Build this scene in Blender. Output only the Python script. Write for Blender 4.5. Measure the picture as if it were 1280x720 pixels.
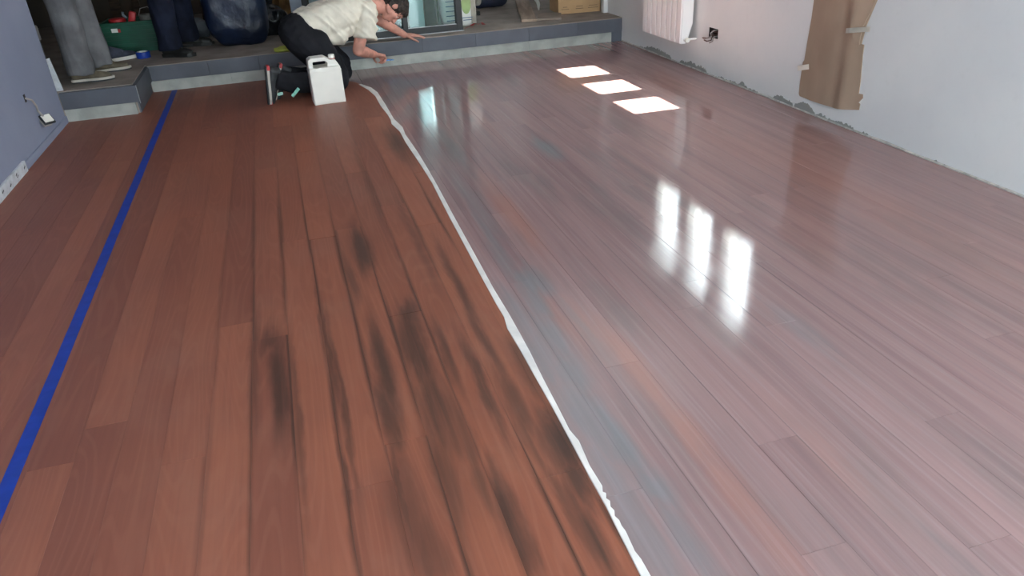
import bpy, bmesh, math, random
from mathutils import Vector, Matrix, noise
for o in list(bpy.data.objects): bpy.data.objects.remove(o)
S = bpy.context.scene
COL = S.collection
random.seed(7)
V = Vector
# ------------------------------------------------------------------ camera
H = 1.3                       # lens height above the wooden floor
FPX = 933.03                  # focal length in pixels of a 1280x720 frame
YAW, PITCH, ROLL = 0.267055, 0.494658, 0.055749
_f = V((math.sin(YAW)*math.cos(PITCH), math.cos(YAW)*math.cos(PITCH), -math.sin(PITCH)))
_r = V((math.cos(YAW), -math.sin(YAW), 0)); _d = _f.cross(_r)
CR = math.cos(ROLL)*_r + math.sin(ROLL)*_d
CD = -math.sin(ROLL)*_r + math.cos(ROLL)*_d
cam = bpy.data.cameras.new('camera'); camo = bpy.data.objects.new('camera', cam); COL.objects.link(camo)
cam.sensor_width = 36; cam.lens = FPX/1280*36; cam.clip_start = 0.02
M = Matrix((CR, -CD, -_f)).transposed().to_4x4(); M.translation = V((0, 0, H)); camo.matrix_world = M
S.camera = camo
def ray(x, y): return CR*((x-640)/FPX) + CD*((y-360)/FPX) + _f
def F(x, y, z=0.0):           # point of a horizontal surface under a pixel
    d = ray(x, y); return V((0, 0, H)) + d*((z-H)/d.z)
def PY(x, y, Y):              # point of the upright plane y = Y under a pixel
    d = ray(x, y); return V((0, 0, H)) + d*(Y/d.y)
def PX(x, y, X):              # point of the upright plane x = X under a pixel
    d = ray(x, y); return V((0, 0, H)) + d*(X/d.x)
# ------------------------------------------------------------------ light
SKY = 9.0
w = bpy.data.worlds.new('world'); S.world = w; w.use_nodes = True
bg = w.node_tree.nodes['Background']; bg.inputs[0].default_value = (0.88, 0.94, 1.0, 1); bg.inputs[1].default_value = SKY
sl = bpy.data.lights.new('sun', 'SUN'); sl.energy = 75; sl.angle = math.radians(1.3); sl.color = (1.0, 0.93, 0.84)
so = bpy.data.objects.new('sun', sl); COL.objects.link(so)
so.rotation_euler = V((-1, 0.03, -1.73)).to_track_quat('-Z', 'Y').to_euler()
def portal(name, loc, sx, sy, direction):
    l = bpy.data.lights.new(name, 'AREA'); l.shape = 'RECTANGLE'; l.size = sx; l.size_y = sy; l.cycles.is_portal = True
    o = bpy.data.objects.new(name, l); COL.objects.link(o); o.location = loc
    o.rotation_euler = V(direction).to_track_quat('-Z', 'Y').to_euler()
vs = S.view_settings
vs.view_transform = 'Standard'; vs.look = 'None'; vs.gamma = 1; vs.use_curve_mapping = False
vs.exposure = 1.1
# ------------------------------------------------------------------ room numbers
XR, XL, YS, YL, ZP, ZC, YB, YK = 2.945, -1.545, 6.50, 5.815, 0.203, 2.40, -2.2, 9.5
WIN = [5.475, 4.925, 4.37]; WW, WZ0, WZ1 = 0.355, 1.08, 1.86
for yc in WIN: portal('portal', (XR+0.09, yc, (WZ0+WZ1)/2), WZ1-WZ0, WW, (-1, 0, 0))
# ------------------------------------------------------------------ helpers: materials
MT = {}
class NT:
    def __init__(s, m): s.t = m.node_tree; s.n = s.t.nodes
    def add(s, kind, **kw):
        n = s.n.new('ShaderNode'+kind)
        for k, v in kw.items(): setattr(n, k, v)
        return n
    def put(s, v, sock):
        if v is None: return
        if hasattr(v, 'is_linked'): s.t.links.new(v, sock)
        else: sock.default_value = v
    def math(s, op, a, b=None, c=None, clamp=False):
        n = s.add('Math', operation=op, use_clamp=clamp)
        s.put(a, n.inputs[0]); s.put(b, n.inputs[1]); s.put(c, n.inputs[2]); return n.outputs[0]
    def vec(s, op, a, b=None):
        n = s.add('VectorMath', operation=op); s.put(a, n.inputs[0]); s.put(b, n.inputs[1])
        return n.outputs['Value'] if op == 'LENGTH' else n.outputs[0]
    def noise(s, v, scale=1.0, detail=3.0, rough=0.5, col=False):
        n = s.add('TexNoise'); s.put(v, n.inputs['Vector']); n.inputs['Scale'].default_value = scale
        n.inputs['Detail'].default_value = detail; n.inputs['Roughness'].default_value = rough
        return n.outputs['Color' if col else 'Fac']
    def smooth(s, v, a, b, lo=0.0, hi=1.0, kind='SMOOTHSTEP'):
        n = s.add('MapRange', interpolation_type=kind); s.put(v, n.inputs[0])
        for i, x in enumerate((a, b, lo, hi)): n.inputs[i+1].default_value = x
        return n.outputs[0]
    def mix(s, f, a, b, blend='MIX'):
        n = s.add('Mix', data_type='RGBA', blend_type=blend); s.put(f, n.inputs[0])
        for v, i in ((a, 6), (b, 7)):
            if not hasattr(v, 'is_linked') and len(v) == 3: v = tuple(v)+(1,)
            s.put(v, n.inputs[i])
        return n.outputs[2]
    def bump(s, h, strength=0.3, dist=0.01):
        n = s.add('Bump'); s.put(h, n.inputs['Height']); n.inputs['Strength'].default_value = strength
        n.inputs['Distance'].default_value = dist; return n.outputs[0]
def newmat(name):
    m = bpy.data.materials.new(name); m.use_nodes = True; return m, NT(m), m.node_tree.nodes['Principled BSDF']
def mat(name, col, rough=0.6, var=0.15, scale=8.0, bump=0.15, bscale=40.0, spec=0.5, metal=0.0, col2=None, stretch=(1, 1, 1), dist=0.004):
    m, t, b = newmat(name)
    p = t.add('TexCoord').outputs['Object']
    p = t.vec('MULTIPLY', p, stretch)
    n = t.noise(p, scale, 4.0)
    c2 = col2 if col2 else tuple(c*(1-2*var) for c in col)
    c1 = col if col2 else tuple(min(1, c*(1+var)) for c in col)
    t.put(t.mix(t.smooth(n, 0.3, 0.7), c1, c2), b.inputs['Base Color'])
    b.inputs['Roughness'].default_value = rough; b.inputs['Metallic'].default_value = metal
    b.inputs['Specular IOR Level'].default_value = spec
    if bump: t.put(t.bump(t.noise(p, bscale, 5.0), bump, dist), b.inputs['Normal'])
    MT[name] = m; return m
def glassmat(name, tint=(0.93, 0.97, 0.96)):
    m = bpy.data.materials.new(name); m.use_nodes = True; t = NT(m); t.n.clear()
    out = t.add('OutputMaterial'); tr = t.add('BsdfTransparent'); gl = t.add('BsdfGlossy'); mx = t.add('MixShader'); lw = t.add('LayerWeight')
    tr.inputs[0].default_value = (*tint, 1); gl.inputs['Roughness'].default_value = 0.02; fac = t.math('ADD', 0.04, t.math('MULTIPLY', t.math('POWER', lw.outputs['Facing'], 5.0), 0.9)); lw.inputs[0].default_value = 0.5
    n = t.noise(t.add('TexCoord').outputs['Object'], 3.0, 3.0)
    t.put(t.mix(n, tint, tuple(c*0.93 for c in tint)), tr.inputs[0])
    L = t.t.links; L.new(fac, mx.inputs[0]); L.new(tr.outputs[0], mx.inputs[1]); L.new(gl.outputs[0], mx.inputs[2]); L.new(mx.outputs[0], out.inputs[0])
    MT[name] = m; return m
# ------------------------------------------------------------------ helpers: meshes
class MB:
    def __init__(s): s.v = []; s.f = []
    def poly(s, vs, fs):
        o = len(s.v); s.v += [V(v) for v in vs]; s.f += [tuple(i+o for i in f) for f in fs]; return s
    def box(s, c, d, m=None):
        c = V(c); h = V(d)/2
        p = [V((x*h.x, y*h.y, z*h.z)) for z in (-1, 1) for y in (-1, 1) for x in (-1, 1)]
        p = [c+(m @ q if m else q) for q in p]
        return s.poly(p, [(0, 2, 3, 1), (4, 5, 7, 6), (0, 1, 5, 4), (2, 6, 7, 3), (0, 4, 6, 2), (1, 3, 7, 5)])
    def bb(s, a, b):
        a, b = V(a), V(b); return s.box((a+b)/2, [abs(q) for q in (b-a)])
    def rbox(s, c, d, r=0.01, m=None):          # box with chamfered edges
        bm = bmesh.new(); bmesh.ops.create_cube(bm, size=1)
        for v in bm.verts: v.co = V((v.co.x*d[0], v.co.y*d[1], v.co.z*d[2]))
        bmesh.ops.bevel(bm, geom=list(bm.edges), offset=r, segments=2, profile=0.5, affect='EDGES')
        bm.verts.index_update(); c = V(c)
        s.poly([c+(m @ v.co if m else v.co) for v in bm.verts], [[v.index for v in f.verts] for f in bm.faces]); bm.free(); return s
    def tube(s, pts, r, n=8, closed=False, caps=True):
        pts = [V(p) for p in pts]; N = len(pts); rs = r if isinstance(r, (list, tuple)) else [r]*N
        u = None; rings = []
        for i, p in enumerate(pts):
            a = pts[i-1] if (i or closed) else p; b = pts[(i+1) % N] if (i < N-1 or closed) else p
            t = (b-a).normalized()
            if u is None: u = t.orthogonal().normalized()
            u = (u-t*u.dot(t)).normalized(); w_ = t.cross(u)
            rings.append([p+(u*math.cos(2*math.pi*k/n)+w_*math.sin(2*math.pi*k/n))*rs[i] for k in range(n)])
        vs_ = [q for g in rings for q in g]; fs = []
        for i in range(N if closed else N-1):
            j = (i+1) % N
            fs += [(i*n+k, i*n+(k+1) % n, j*n+(k+1) % n, j*n+k) for k in range(n)]
        if caps and not closed: fs += [tuple(range(n))[::-1], tuple((N-1)*n+k for k in range(n))]
        return s.poly(vs_, fs)
    def lathe(s, prof, n=24, m=None, close=True):
        vs_ = []; fs = []
        for r, z in prof:
            vs_ += [V((r*math.cos(2*math.pi*k/n), r*math.sin(2*math.pi*k/n), z)) for k in range(n)]
        for i in range(len(prof)-1): fs += [(i*n+k, i*n+(k+1) % n, (i+1)*n+(k+1) % n, (i+1)*n+k) for k in range(n)]
        if close: fs += [tuple(range(n))[::-1], tuple((len(prof)-1)*n+k for k in range(n))]
        if m: vs_ = [m @ v for v in vs_]
        return s.poly(vs_, fs)
    def prism(s, outline, t, fn):               # outline of 2-D points, depth t, fn(u,v,w) -> point
        n = len(outline)
        vs_ = [fn(u, v, 0) for u, v in outline]+[fn(u, v, t) for u, v in outline]
        return s.poly(vs_, [tuple(range(n))[::-1], tuple(range(n, 2*n))]+[(k, (k+1) % n, n+(k+1) % n, n+k) for k in range(n)])
    def ico(s, c, r, sub=3, m=None, scale=(1, 1, 1)):
        bm = bmesh.new(); bmesh.ops.create_icosphere(bm, subdivisions=sub, radius=1); bm.verts.index_update(); c = V(c)
        pt = []
        for v in bm.verts:
            q = V((v.co.x*scale[0], v.co.y*scale[1], v.co.z*scale[2]))*r
            pt.append(c+(m @ q if m else q))
        s.poly(pt, [[v.index for v in f.verts] for f in bm.faces]); bm.free(); return s
    def cone(s, a, ra, b, rb, n=16, balls=True):  # tapered limb segment
        s.tube([a, b], [ra, rb], n)
        if balls: s.ico(a, ra, 2); s.ico(b, rb, 2)
        return s
    def mesh(s, name, off=V((0, 0, 0)), fix=True):
        me = bpy.data.meshes.new(name); me.from_pydata([tuple(v-off) for v in s.v], [], s.f); me.update()
        if fix:
            bm = bmesh.new(); bm.from_mesh(me); bmesh.ops.recalc_face_normals(bm, faces=bm.faces); bm.to_mesh(me); bm.free()
        return me
    def build(s, name, material, parent=None, smooth=False, world=False, angle=40):
        off = parent.location.copy() if (parent and world) else V((0, 0, 0))
        return link(name, s.mesh(name, off), material, parent, smooth, angle)
def link(name, me, material, parent=None, smooth=False, angle=40):
    o = bpy.data.objects.new(name, me); COL.objects.link(o)
    if not me.materials: me.materials.append(MT[material] if isinstance(material, str) else material)
    if smooth:
        for p in me.polygons: p.use_smooth = True
        if angle < 180:
            try: me.set_sharp_from_angle(angle=math.radians(angle))
            except Exception: pass
    if parent: o.parent = parent
    return o
def remesh(mb, voxel=0.008, it=4, disp=None, cut=None, decim=None):     # one continuous skin over overlapping volumes
    me = mb.mesh('tmp'); o = bpy.data.objects.new('tmp', me); COL.objects.link(o)
    r = o.modifiers.new('r', 'REMESH'); r.mode = 'VOXEL'; r.voxel_size = voxel; r.adaptivity = 0
    if it:
        sm = o.modifiers.new('s', 'SMOOTH'); sm.factor = 0.5; sm.iterations = it
    if decim:
        dm = o.modifiers.new('d', 'DECIMATE'); dm.ratio = decim
    dg = bpy.context.evaluated_depsgraph_get(); out = bpy.data.meshes.new_from_object(o.evaluated_get(dg))
    bpy.data.objects.remove(o); out.materials.clear()
    if disp:
        ns = [v.normal.copy() for v in out.vertices]
        for v, n in zip(out.vertices, ns): v.co += n*disp(v.co)
    if cut:
        bm = bmesh.new(); bm.from_mesh(out)
        bmesh.ops.delete(bm, geom=[v for v in bm.verts if cut(v.co)], context='VERTS'); bm.to_mesh(out); bm.free()
    return out
def skinobj(name, me, material, parent):
    off = parent.location
    for v in me.vertices: v.co -= off
    return link(name, me, material, parent, True, 180)
def thing(name, label, cat, loc=(0, 0, 0), rotz=0, group=None):
    o = bpy.data.objects.new(name, None); COL.objects.link(o); o.location = loc; o.rotation_euler = (0, 0, rotz)
    o.empty_display_size = 0.05
    return tag(o, label, cat, group)
def tag(o, label, cat, group=None):
    o['label'] = label; o['category'] = cat
    if group: o['group'] = group
    return o
def struct(o): o['kind'] = 'structure'; return o
def Rz(a): return Matrix.Rotation(a, 3, 'Z')
def frame(xd, zd):                              # 3x3 with columns x, y, z
    x = V(xd).normalized(); z = V(zd); z = (z-x*z.dot(x)).normalized(); y = z.cross(x)
    return Matrix((x, y, z)).transposed()
# ------------------------------------------------------------------ the edge of the wet coat (traced, on the floor)
EL = [(448.4,105.6),(460,112.2),(468.9,120),(475.6,132.2),(484.4,143.3),(488.4,150),(489.3,154.9),(499.6,164.4),(506.7,177.8),(517.8,194.4),(528.9,211.1),(540,228.8),(561.7,271.7),(583.3,311.7),(600,343.3),(620,380),(630,396.7),(634,411),(650,437.5),(665.3,465.3),(690.6,510),(704.2,535.3),(717.8,560.6),(737.2,597.5),(756.7,632.5),(776.1,671.4),(791.7,702.5),(800.2,719.2)]
ER = [(450,104.7),(464.4,109.6),(472.2,115.6),(482.2,131.1),(492.2,148.2),(503.3,158.9),(506.7,167.8),(522.2,190),(535.6,212.2),(546,230.5),(570,275),(596.7,323.3),(616.7,360),(635,390),(650,416.7),(661.5,438),(678.9,473),(698.3,510),(712,537.2),(723.6,550.8),(737.2,582),(752.8,607.2),(753.5,615),(757.5,616.5),(757.7,623),(762.5,626),(763,633),(768,638),(768.5,645),(774,650),(777,657),(782,663.6),(793.6,688.9),(801.4,698.6),(813.1,719.2)]
EL = [F(*q) for q in EL]; ER = [F(*q) for q in ER]
EL += [V((EL[-1].x+0.004, 0.6, 0)), V((EL[-1].x-0.003, 0.0, 0))]; ER += [V((ER[-1].x-0.002, 0.6, 0)), V((ER[-1].x-0.004, 0.0, 0))]
def edge_at(E, y):
    for a, b in zip(E, E[1:]):
        if (a.y-y)*(b.y-y) <= 0 and a.y != b.y: return a.x+(b.x-a.x)*(y-a.y)/(b.y-a.y)
    return E[0].x if y > E[0].y else E[-1].x
# ------------------------------------------------------------------ materials
def floor_material():
    m, t, b = newmat('floor boards')
    pos = t.add('NewGeometry').outputs['Position']; obj = t.add('TexCoord').outputs['Object']
    rnd = t.add('ObjectInfo').outputs['Random']
    sp = t.add('SeparateXYZ'); t.put(pos, sp.inputs[0]); X, Y = sp.outputs[0], sp.outputs[1]
    so_ = t.add('SeparateXYZ'); t.put(obj, so_.inputs[0])
    off = t.add('CombineXYZ'); t.put(t.math('MULTIPLY', rnd, 37.0), off.inputs[0]); t.put(t.math('MULTIPLY', rnd, 91.0), off.inputs[1])
    pp = t.vec('ADD', pos, off.outputs[0])
    fine = t.noise(t.vec('MULTIPLY', pp, (75, 1.6, 1)), 1.0, 5.0, 0.6)
    streak = t.noise(t.vec('MULTIPLY', pp, (22, 0.55, 1)), 1.0, 4.0, 0.6)
    broad = t.noise(t.vec('MULTIPLY', pp, (7, 0.5, 1)), 1.0, 3.0)
    cont = t.noise(t.vec('MULTIPLY', pp, (9, 0.9, 1)), 1.0, 0.5)
    rings = t.math('SINE', t.math('MULTIPLY', cont, 95.0))
    blot = t.noise(pos, 1.3, 4.0, 0.6)
    scuff = t.noise(t.vec('MULTIPLY', pos, (3.0, 1.6, 1)), 1.0, 5.0, 0.65)
    # --- wet side of the edge
    fc = t.add('FloatCurve'); cv = fc.mapping.curves[0]
    ys = [-0.2, 0.7, 1.2, 1.8, 2.4, 3.0, 3.6, 4.2, 4.6, 4.9, 5.3, 5.6, 5.8, 5.9, 6.0]
    pts = [(y, (edge_at(EL, y)+edge_at(ER, y))/2) for y in ys]+[(6.15, 0.40), (6.30, 0.33), (7.8, 0.30)]
    while len(cv.points) < len(pts): cv.points.new(0.5, 0.5)
    for c, (y, x) in zip(cv.points, pts): c.location = ((y+0.2)/8.0, x); c.handle_type = 'VECTOR'
    fc.mapping.update(); t.put(t.math('DIVIDE', t.math('ADD', Y, 0.2), 8.0), fc.inputs['Value'])
    wet = t.smooth(t.math('SUBTRACT', X, fc.outputs[0]), -0.004, 0.004)
    # --- stains and patches with shapes of their own, and a painted reflection
    wob = t.vec('MULTIPLY', t.vec('SUBTRACT', t.noise(t.vec('MULTIPLY', pos, (16, 3.0, 1)), 1.0, 4.0, 0.6, True), (0.5, 0.5, 0.5)), (0.055, 0.40, 0))
    ps = t.vec('ADD', pos, wob)
    def stains_reflections(lst):
        acc = None
        for (px, py, rx, ry, st) in lst:
            c = F(px, py)
            q = t.vec('LENGTH', t.vec('MULTIPLY', t.vec('SUBTRACT', ps, (c.x, c.y, 0)), (1/rx, 1/ry, 0)))
            q = t.smooth(q, 1.45, 0.15, 0.0, st)
            acc = q if acc is None else t.math('MAXIMUM', acc, q)
        return acc
    dark = stains_reflections([(520,440,.050,.34,1.0),(545,505,.060,.30,1.0),(512,402,.050,.14,.9),(478,455,.035,.36,.9),(486,520,.030,.22,.8),(452,312,.045,.30,.9),(437,345,.020,.25,.6),
        (336,430,.055,.12,.65),(350,485,.035,.34,.9),(318,450,.020,.45,.7),(372,520,.012,.5,.7),(700,545,.065,.22,1.0),(722,600,.050,.14,.9),(637,645,.030,.20,1.0),(655,690,.025,.12,.9),(735,670,.035,.16,1.0),
        (712,625,.030,.14,.85),(600,475,.018,.35,.75),(655,540,.020,.30,.7),(497,180,.060,.42,.8),(575,360,.022,.45,.75),(608,430,.022,.30,.7),(510,640,.060,.26,.6),(560,590,.050,.26,.7),(535,680,.040,.18,.65),
        (640,500,.035,.20,.7),(462,235,.020,.7,.5),(520,300,.020,.6,.45),(428,500,.012,.55,.75),(412,440,.012,.4,.7),(400,400,.010,.4,.6),(580,545,.025,.26,.7),(600,600,.025,.20,.7),(655,455,.035,.18,.65),(560,445,.020,.3,.7),(430,600,.012,.3,.7),(500,610,.012,.3,.8)])
    blue = stains_reflections([(770,548,.045,.20,1.0),(820,610,.05,.13,.9),(860,680,.04,.12,.7),(715,470,.06,.22,.8),(690,420,.05,.20,.8),(665,352,.07,.16,1.0),(670,375,.05,.20,.8),(685,186,.06,.22,.9),(610,290,.02,.5,.6),
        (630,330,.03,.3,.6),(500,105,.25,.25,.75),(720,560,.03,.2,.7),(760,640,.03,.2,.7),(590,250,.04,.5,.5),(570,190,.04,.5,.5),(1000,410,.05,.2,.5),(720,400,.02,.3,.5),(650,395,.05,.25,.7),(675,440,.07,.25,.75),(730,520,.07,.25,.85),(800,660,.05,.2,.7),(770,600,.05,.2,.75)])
    oran = stains_reflections([(640,268,.06,.45,.9),(615,235,.05,.4,.6),(790,455,.05,.28,.9),(850,530,.05,.22,.8),(920,620,.05,.18,.7),(700,395,.03,.3,.6),(730,410,.04,.25,.6),(1080,245,.15,.5,.7),(1150,290,.12,.5,.55),  # patch below the taped cardboard puts its orange reflection into the boards' colour
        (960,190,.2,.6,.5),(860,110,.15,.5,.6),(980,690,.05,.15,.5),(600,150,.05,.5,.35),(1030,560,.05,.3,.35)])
    edge = t.math('ABSOLUTE', so_.outputs[0])
    ed = t.smooth(t.math('ADD', edge, t.math('MULTIPLY', t.math('SUBTRACT', streak, 0.5), 0.03)), 0.043, 0.057)
    zone = t.math('MULTIPLY', t.smooth(X, -0.50, -0.25), t.smooth(Y, 4.6, 2.6))
    zone = t.math('MULTIPLY', zone, t.smooth(t.noise(t.vec('MULTIPLY', pp, (3, 0.9, 1)), 1.0, 3.0), 0.38, 0.6))
    dirt = t.math('MULTIPLY', ed, t.math('ADD', t.math('MULTIPLY', zone, 0.75), 0.06))
    darkall = t.math('MAXIMUM', t.math('MULTIPLY', dark, t.smooth(streak, 0.25, 0.55, 0.55, 1.0)), dirt)
    # --- dry stained boards
    base = t.mix(t.smooth(t.math('ADD', t.math('MULTIPLY', rnd, 0.6), t.math('MULTIPLY', broad, 0.5)), 0.2, 0.95), (0.232, 0.076, 0.048), (0.345, 0.116, 0.066))
    orange_zone = t.math('MULTIPLY', t.smooth(X, -0.35, 0.25), t.smooth(Y, 4.5, 1.5))
    base = t.mix(t.math('MULTIPLY', orange_zone, 0.45), base, (0.33, 0.098, 0.044))
    base = t.mix(t.math('MULTIPLY', t.smooth(blot, 0.35, 0.7), 0.35), base, (0.205, 0.067, 0.047))
    base = t.mix(t.smooth(fine, 0.35, 0.75, 0.0, 0.22), base, (0.13, 0.042, 0.028))
    base = t.mix(t.smooth(rings, 0.2, 1.0, 0.0, 0.13), base, (0.42, 0.17, 0.11))
    base = t.mix(t.smooth(scuff, 0.46, 0.76, 0.0, 0.30), base, (0.34, 0.17, 0.12))
    dry = t.mix(t.math('MULTIPLY', darkall, 0.94), base, (0.042, 0.023, 0.017))
    # --- boards under the milky wet coat
    wb = t.mix(t.smooth(t.math('ADD', t.math('MULTIPLY', rnd, 0.18), t.math('MULTIPLY', streak, 0.9)), 0.2, 0.9), (0.245, 0.150, 0.150), (0.385, 0.240, 0.232))
    wb = t.mix(t.smooth(fine, 0.45, 0.8, 0.0, 0.35), wb, (0.42, 0.33, 0.34))
    wb = t.mix(t.smooth(streak, 0.56, 0.72, 0.0, 0.4), wb, (0.17, 0.125, 0.14))
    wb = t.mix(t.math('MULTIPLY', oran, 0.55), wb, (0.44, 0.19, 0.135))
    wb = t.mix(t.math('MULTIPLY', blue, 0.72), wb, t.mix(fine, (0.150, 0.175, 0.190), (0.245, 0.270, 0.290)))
    wb = t.mix(t.math('MULTIPLY', t.smooth(edge, 0.0535, 0.0572), t.smooth(broad, 0.45, 0.65, 0.05, 0.5)), wb, (0.10, 0.075, 0.08))
    pat = t.noise(t.vec('MULTIPLY', pos, (4.5, 0.8, 1)), 1.0, 4.0, 0.6)
    wb = t.mix(t.smooth(pat, 0.46, 0.72, 0.0, 0.65), wb, t.mix(fine, (0.165, 0.125, 0.122), (0.26, 0.205, 0.20)))
    redR = t.math('MULTIPLY', t.smooth(X, 1.2, 2.6), 0.5)
    wb = t.mix(redR, wb, t.mix(streak, (0.22, 0.100, 0.090), (0.40, 0.200, 0.175)))
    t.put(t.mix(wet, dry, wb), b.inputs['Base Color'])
    rw = t.math('ADD', 0.07, t.math('MULTIPLY', t.smooth(blot, 0.4, 0.7), 0.07))
    rd = t.math('ADD', 0.40, t.math('MULTIPLY', scuff, 0.15))
    mr = t.add('Mix', data_type='FLOAT'); t.put(wet, mr.inputs[0]); t.put(rd, mr.inputs[2]); t.put(rw, mr.inputs[3])
    t.put(mr.outputs[0], b.inputs['Roughness'])
    ms = t.add('Mix', data_type='FLOAT'); t.put(wet, ms.inputs[0]); ms.inputs[2].default_value = 0.5; ms.inputs[3].default_value = 0.7
    t.put(ms.outputs[0], b.inputs['Specular IOR Level'])
    hgt = t.math('ADD', t.math('ADD', t.math('MULTIPLY', fine, 0.5), t.math('MULTIPLY', streak, 0.6)), t.math('MULTIPLY', t.noise(t.vec('MULTIPLY', pp, (55, 14, 1)), 1.0, 2.0), 0.35))
    t.put(t.bump(hgt, 0.22, 0.0012), b.inputs['Normal'])
    MT['floor boards'] = m
floor_material()
def plaster(name, col, col2, bump=0.08):
    m, t, b = newmat(name); pos = t.add('NewGeometry').outputs['Position']
    n = t.noise(pos, 1.8, 4.0); n2 = t.noise(pos, 24.0, 4.0)
    c = t.mix(t.smooth(n, 0.3, 0.7), col, col2)
    c = t.mix(t.smooth(n2, 0.55, 0.8, 0.0, 0.12), c, tuple(q*0.75 for q in col))
    t.put(c, b.inputs['Base Color']); b.inputs['Roughness'].default_value = 0.75; b.inputs['Specular IOR Level'].default_value = 0.25
    t.put(t.bump(t.noise(pos, 45.0, 5.0), bump, 0.004), b.inputs['Normal']); MT[name] = m
plaster('white plaster', (0.79, 0.80, 0.79), (0.73, 0.745, 0.75))
plaster('blue grey paint', (0.300, 0.320, 0.420), (0.265, 0.288, 0.390))
plaster('ceiling paint', (0.80, 0.80, 0.80), (0.76, 0.76, 0.77))
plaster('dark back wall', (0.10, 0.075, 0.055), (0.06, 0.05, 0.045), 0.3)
plaster('bare render', (0.36, 0.37, 0.35), (0.27, 0.28, 0.27), 0.6)
mat('sub floor', (0.02, 0.015, 0.012), 0.9)
mat('platform screed', (0.29, 0.245, 0.215), 0.7, 0.12, 5, 0.25, 60, 0.3)
mat('slate', (0.098, 0.106, 0.130), 0.5, 0.12, 3, 0.25, 50, 0.4)
mat('base block', (0.40, 0.41, 0.38), 0.85, 0.09, 9, 0.5, 70, 0.3)
mat('white lacquer', (0.86, 0.85, 0.84), 0.3, 0.02, 5, 0.02)
mat('white plastic', (0.83, 0.80, 0.73), 0.38, 0.03, 6, 0.04, 30)
mat('white board', (0.62, 0.64, 0.68), 0.6, 0.1, 20, 0.2)
mat('blue tape', (0.006, 0.045, 0.36), 0.5, 0.08, 20, 0.1)
mat('milky varnish', (0.86, 0.83, 0.80), 0.35, 0.06, 10, 0.15, 60)
mat('kraft card', (0.44, 0.32, 0.235), 0.75, 0.10, 3, 0.15, 30, 0.2, stretch=(1, 1, 0.5))
mat('kraft edge', (0.22, 0.14, 0.09), 0.9)
mat('cream tape', (0.80, 0.76, 0.68), 0.6, 0.06)
mat('black recess', (0.03, 0.022, 0.02), 0.9)
mat('wire grey', (0.42, 0.38, 0.36), 0.5)
mat('wire brown', (0.12, 0.06, 0.05), 0.5)
mat('skin', (0.63, 0.295, 0.225), 0.55, 0.14, 14, 0.08, 120, 0.4)
mat('cream cotton', (0.74, 0.68, 0.575), 0.85, 0.05, 8, 0.25, 180, 0.15)
mat('black cloth', (0.014, 0.014, 0.018), 0.85, 0.2, 8, 0.3, 120, 0.2)
mat('hair dark', (0.030, 0.019, 0.014), 0.6, 0.35, 60, 0.6, 150, 0.4)
mat('shoe dark', (0.030, 0.032, 0.036), 0.7, 0.25, 20, 0.3, 90)
mat('sole pale', (0.50, 0.46, 0.40), 0.6, 0.1)
mat('red rubber', (0.50, 0.02, 0.025), 0.5, 0.15)
mat('reflective', (0.28, 0.62, 0.50), 0.3, 0.25, 30, 0.1)
mat('eye white', (0.8, 0.78, 0.75), 0.3, 0.02); mat('eye dark', (0.03, 0.02, 0.015), 0.3, 0.02)
mat('lip', (0.50, 0.20, 0.17), 0.5, 0.1)
mat('grey trousers', (0.165, 0.162, 0.170), 0.9, 0.18, 6, 0.35, 110, 0.15)
mat('grey shirt', (0.16, 0.17, 0.19), 0.9)
mat('khaki canvas', (0.125, 0.100, 0.068), 0.85, 0.15, 20, 0.3)
mat('navy denim', (0.011, 0.014, 0.030), 0.85, 0.25, 8, 0.3, 120, 0.2)
mat('navy canvas', (0.05, 0.055, 0.085), 0.85, 0.2, 20, 0.3)
mat('dark leather', (0.010, 0.0095, 0.009), 0.55, 0.2)
mat('lace grey', (0.22, 0.22, 0.22), 0.8)
mat('green plastic', (0.008, 0.085, 0.050), 0.45, 0.15, 6, 0.05)
mat('blue sack', (0.008, 0.015, 0.040), 0.42, 0.25, 4, 0.35, 13, 0.45, dist=0.02)
mat('black bag', (0.012, 0.013, 0.018), 0.25, 0.2, 6, 0.6, 12, 0.6, dist=0.03)
mat('brown paper', (0.30, 0.165, 0.070), 0.8, 0.25, 5, 0.4, 14, 0.2, dist=0.02)
mat('dark timber', (0.075, 0.045, 0.028), 0.8, 0.35, 4, 0.3, 30, stretch=(1, 1, 6))
mat('aluminium dark', (0.016, 0.017, 0.019), 0.5, 0.1, 10, 0.02)
mat('aluminium edge', (0.45, 0.46, 0.47), 0.4, 0.1, metal=0.4)
mat('paper white', (0.80, 0.80, 0.76), 0.6, 0.05, 6, 0.3, 20, dist=0.01)
mat('print green', (0.36, 0.48, 0.20), 0.6, 0.15); mat('print blue', (0.16, 0.24, 0.34), 0.6, 0.15)
mat('print brown', (0.20, 0.12, 0.07), 0.7)
mat('box card', (0.50, 0.315, 0.165), 0.75, 0.08, 3, 0.12, 30, 0.2)
mat('board wood', (0.40, 0.290, 0.215), 0.7, 0.15, 3, 0.2, 30, stretch=(8, 1, 8))
mat('dusty board', (0.27, 0.215, 0.175), 0.75, 0.15, 4, 0.2, 40)
mat('beige cloth', (0.42, 0.38, 0.32), 0.9, 0.15)
mat('navy nylon', (0.013, 0.018, 0.045), 0.6, 0.25, 6, 0.3, 20)
mat('dull grey', (0.23, 0.22, 0.20), 0.7, 0.2); mat('grey blue film', (0.13, 0.15, 0.18), 0.5, 0.2, 6, 0.4, 14, dist=0.02)
mat('yellow', (0.62, 0.36, 0.03), 0.5, 0.1); mat('yellow green cloth', (0.42, 0.46, 0.07), 0.85, 0.2, 12, 0.3)
mat('sky blue', (0.06, 0.26, 0.62), 0.5, 0.1)
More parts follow.
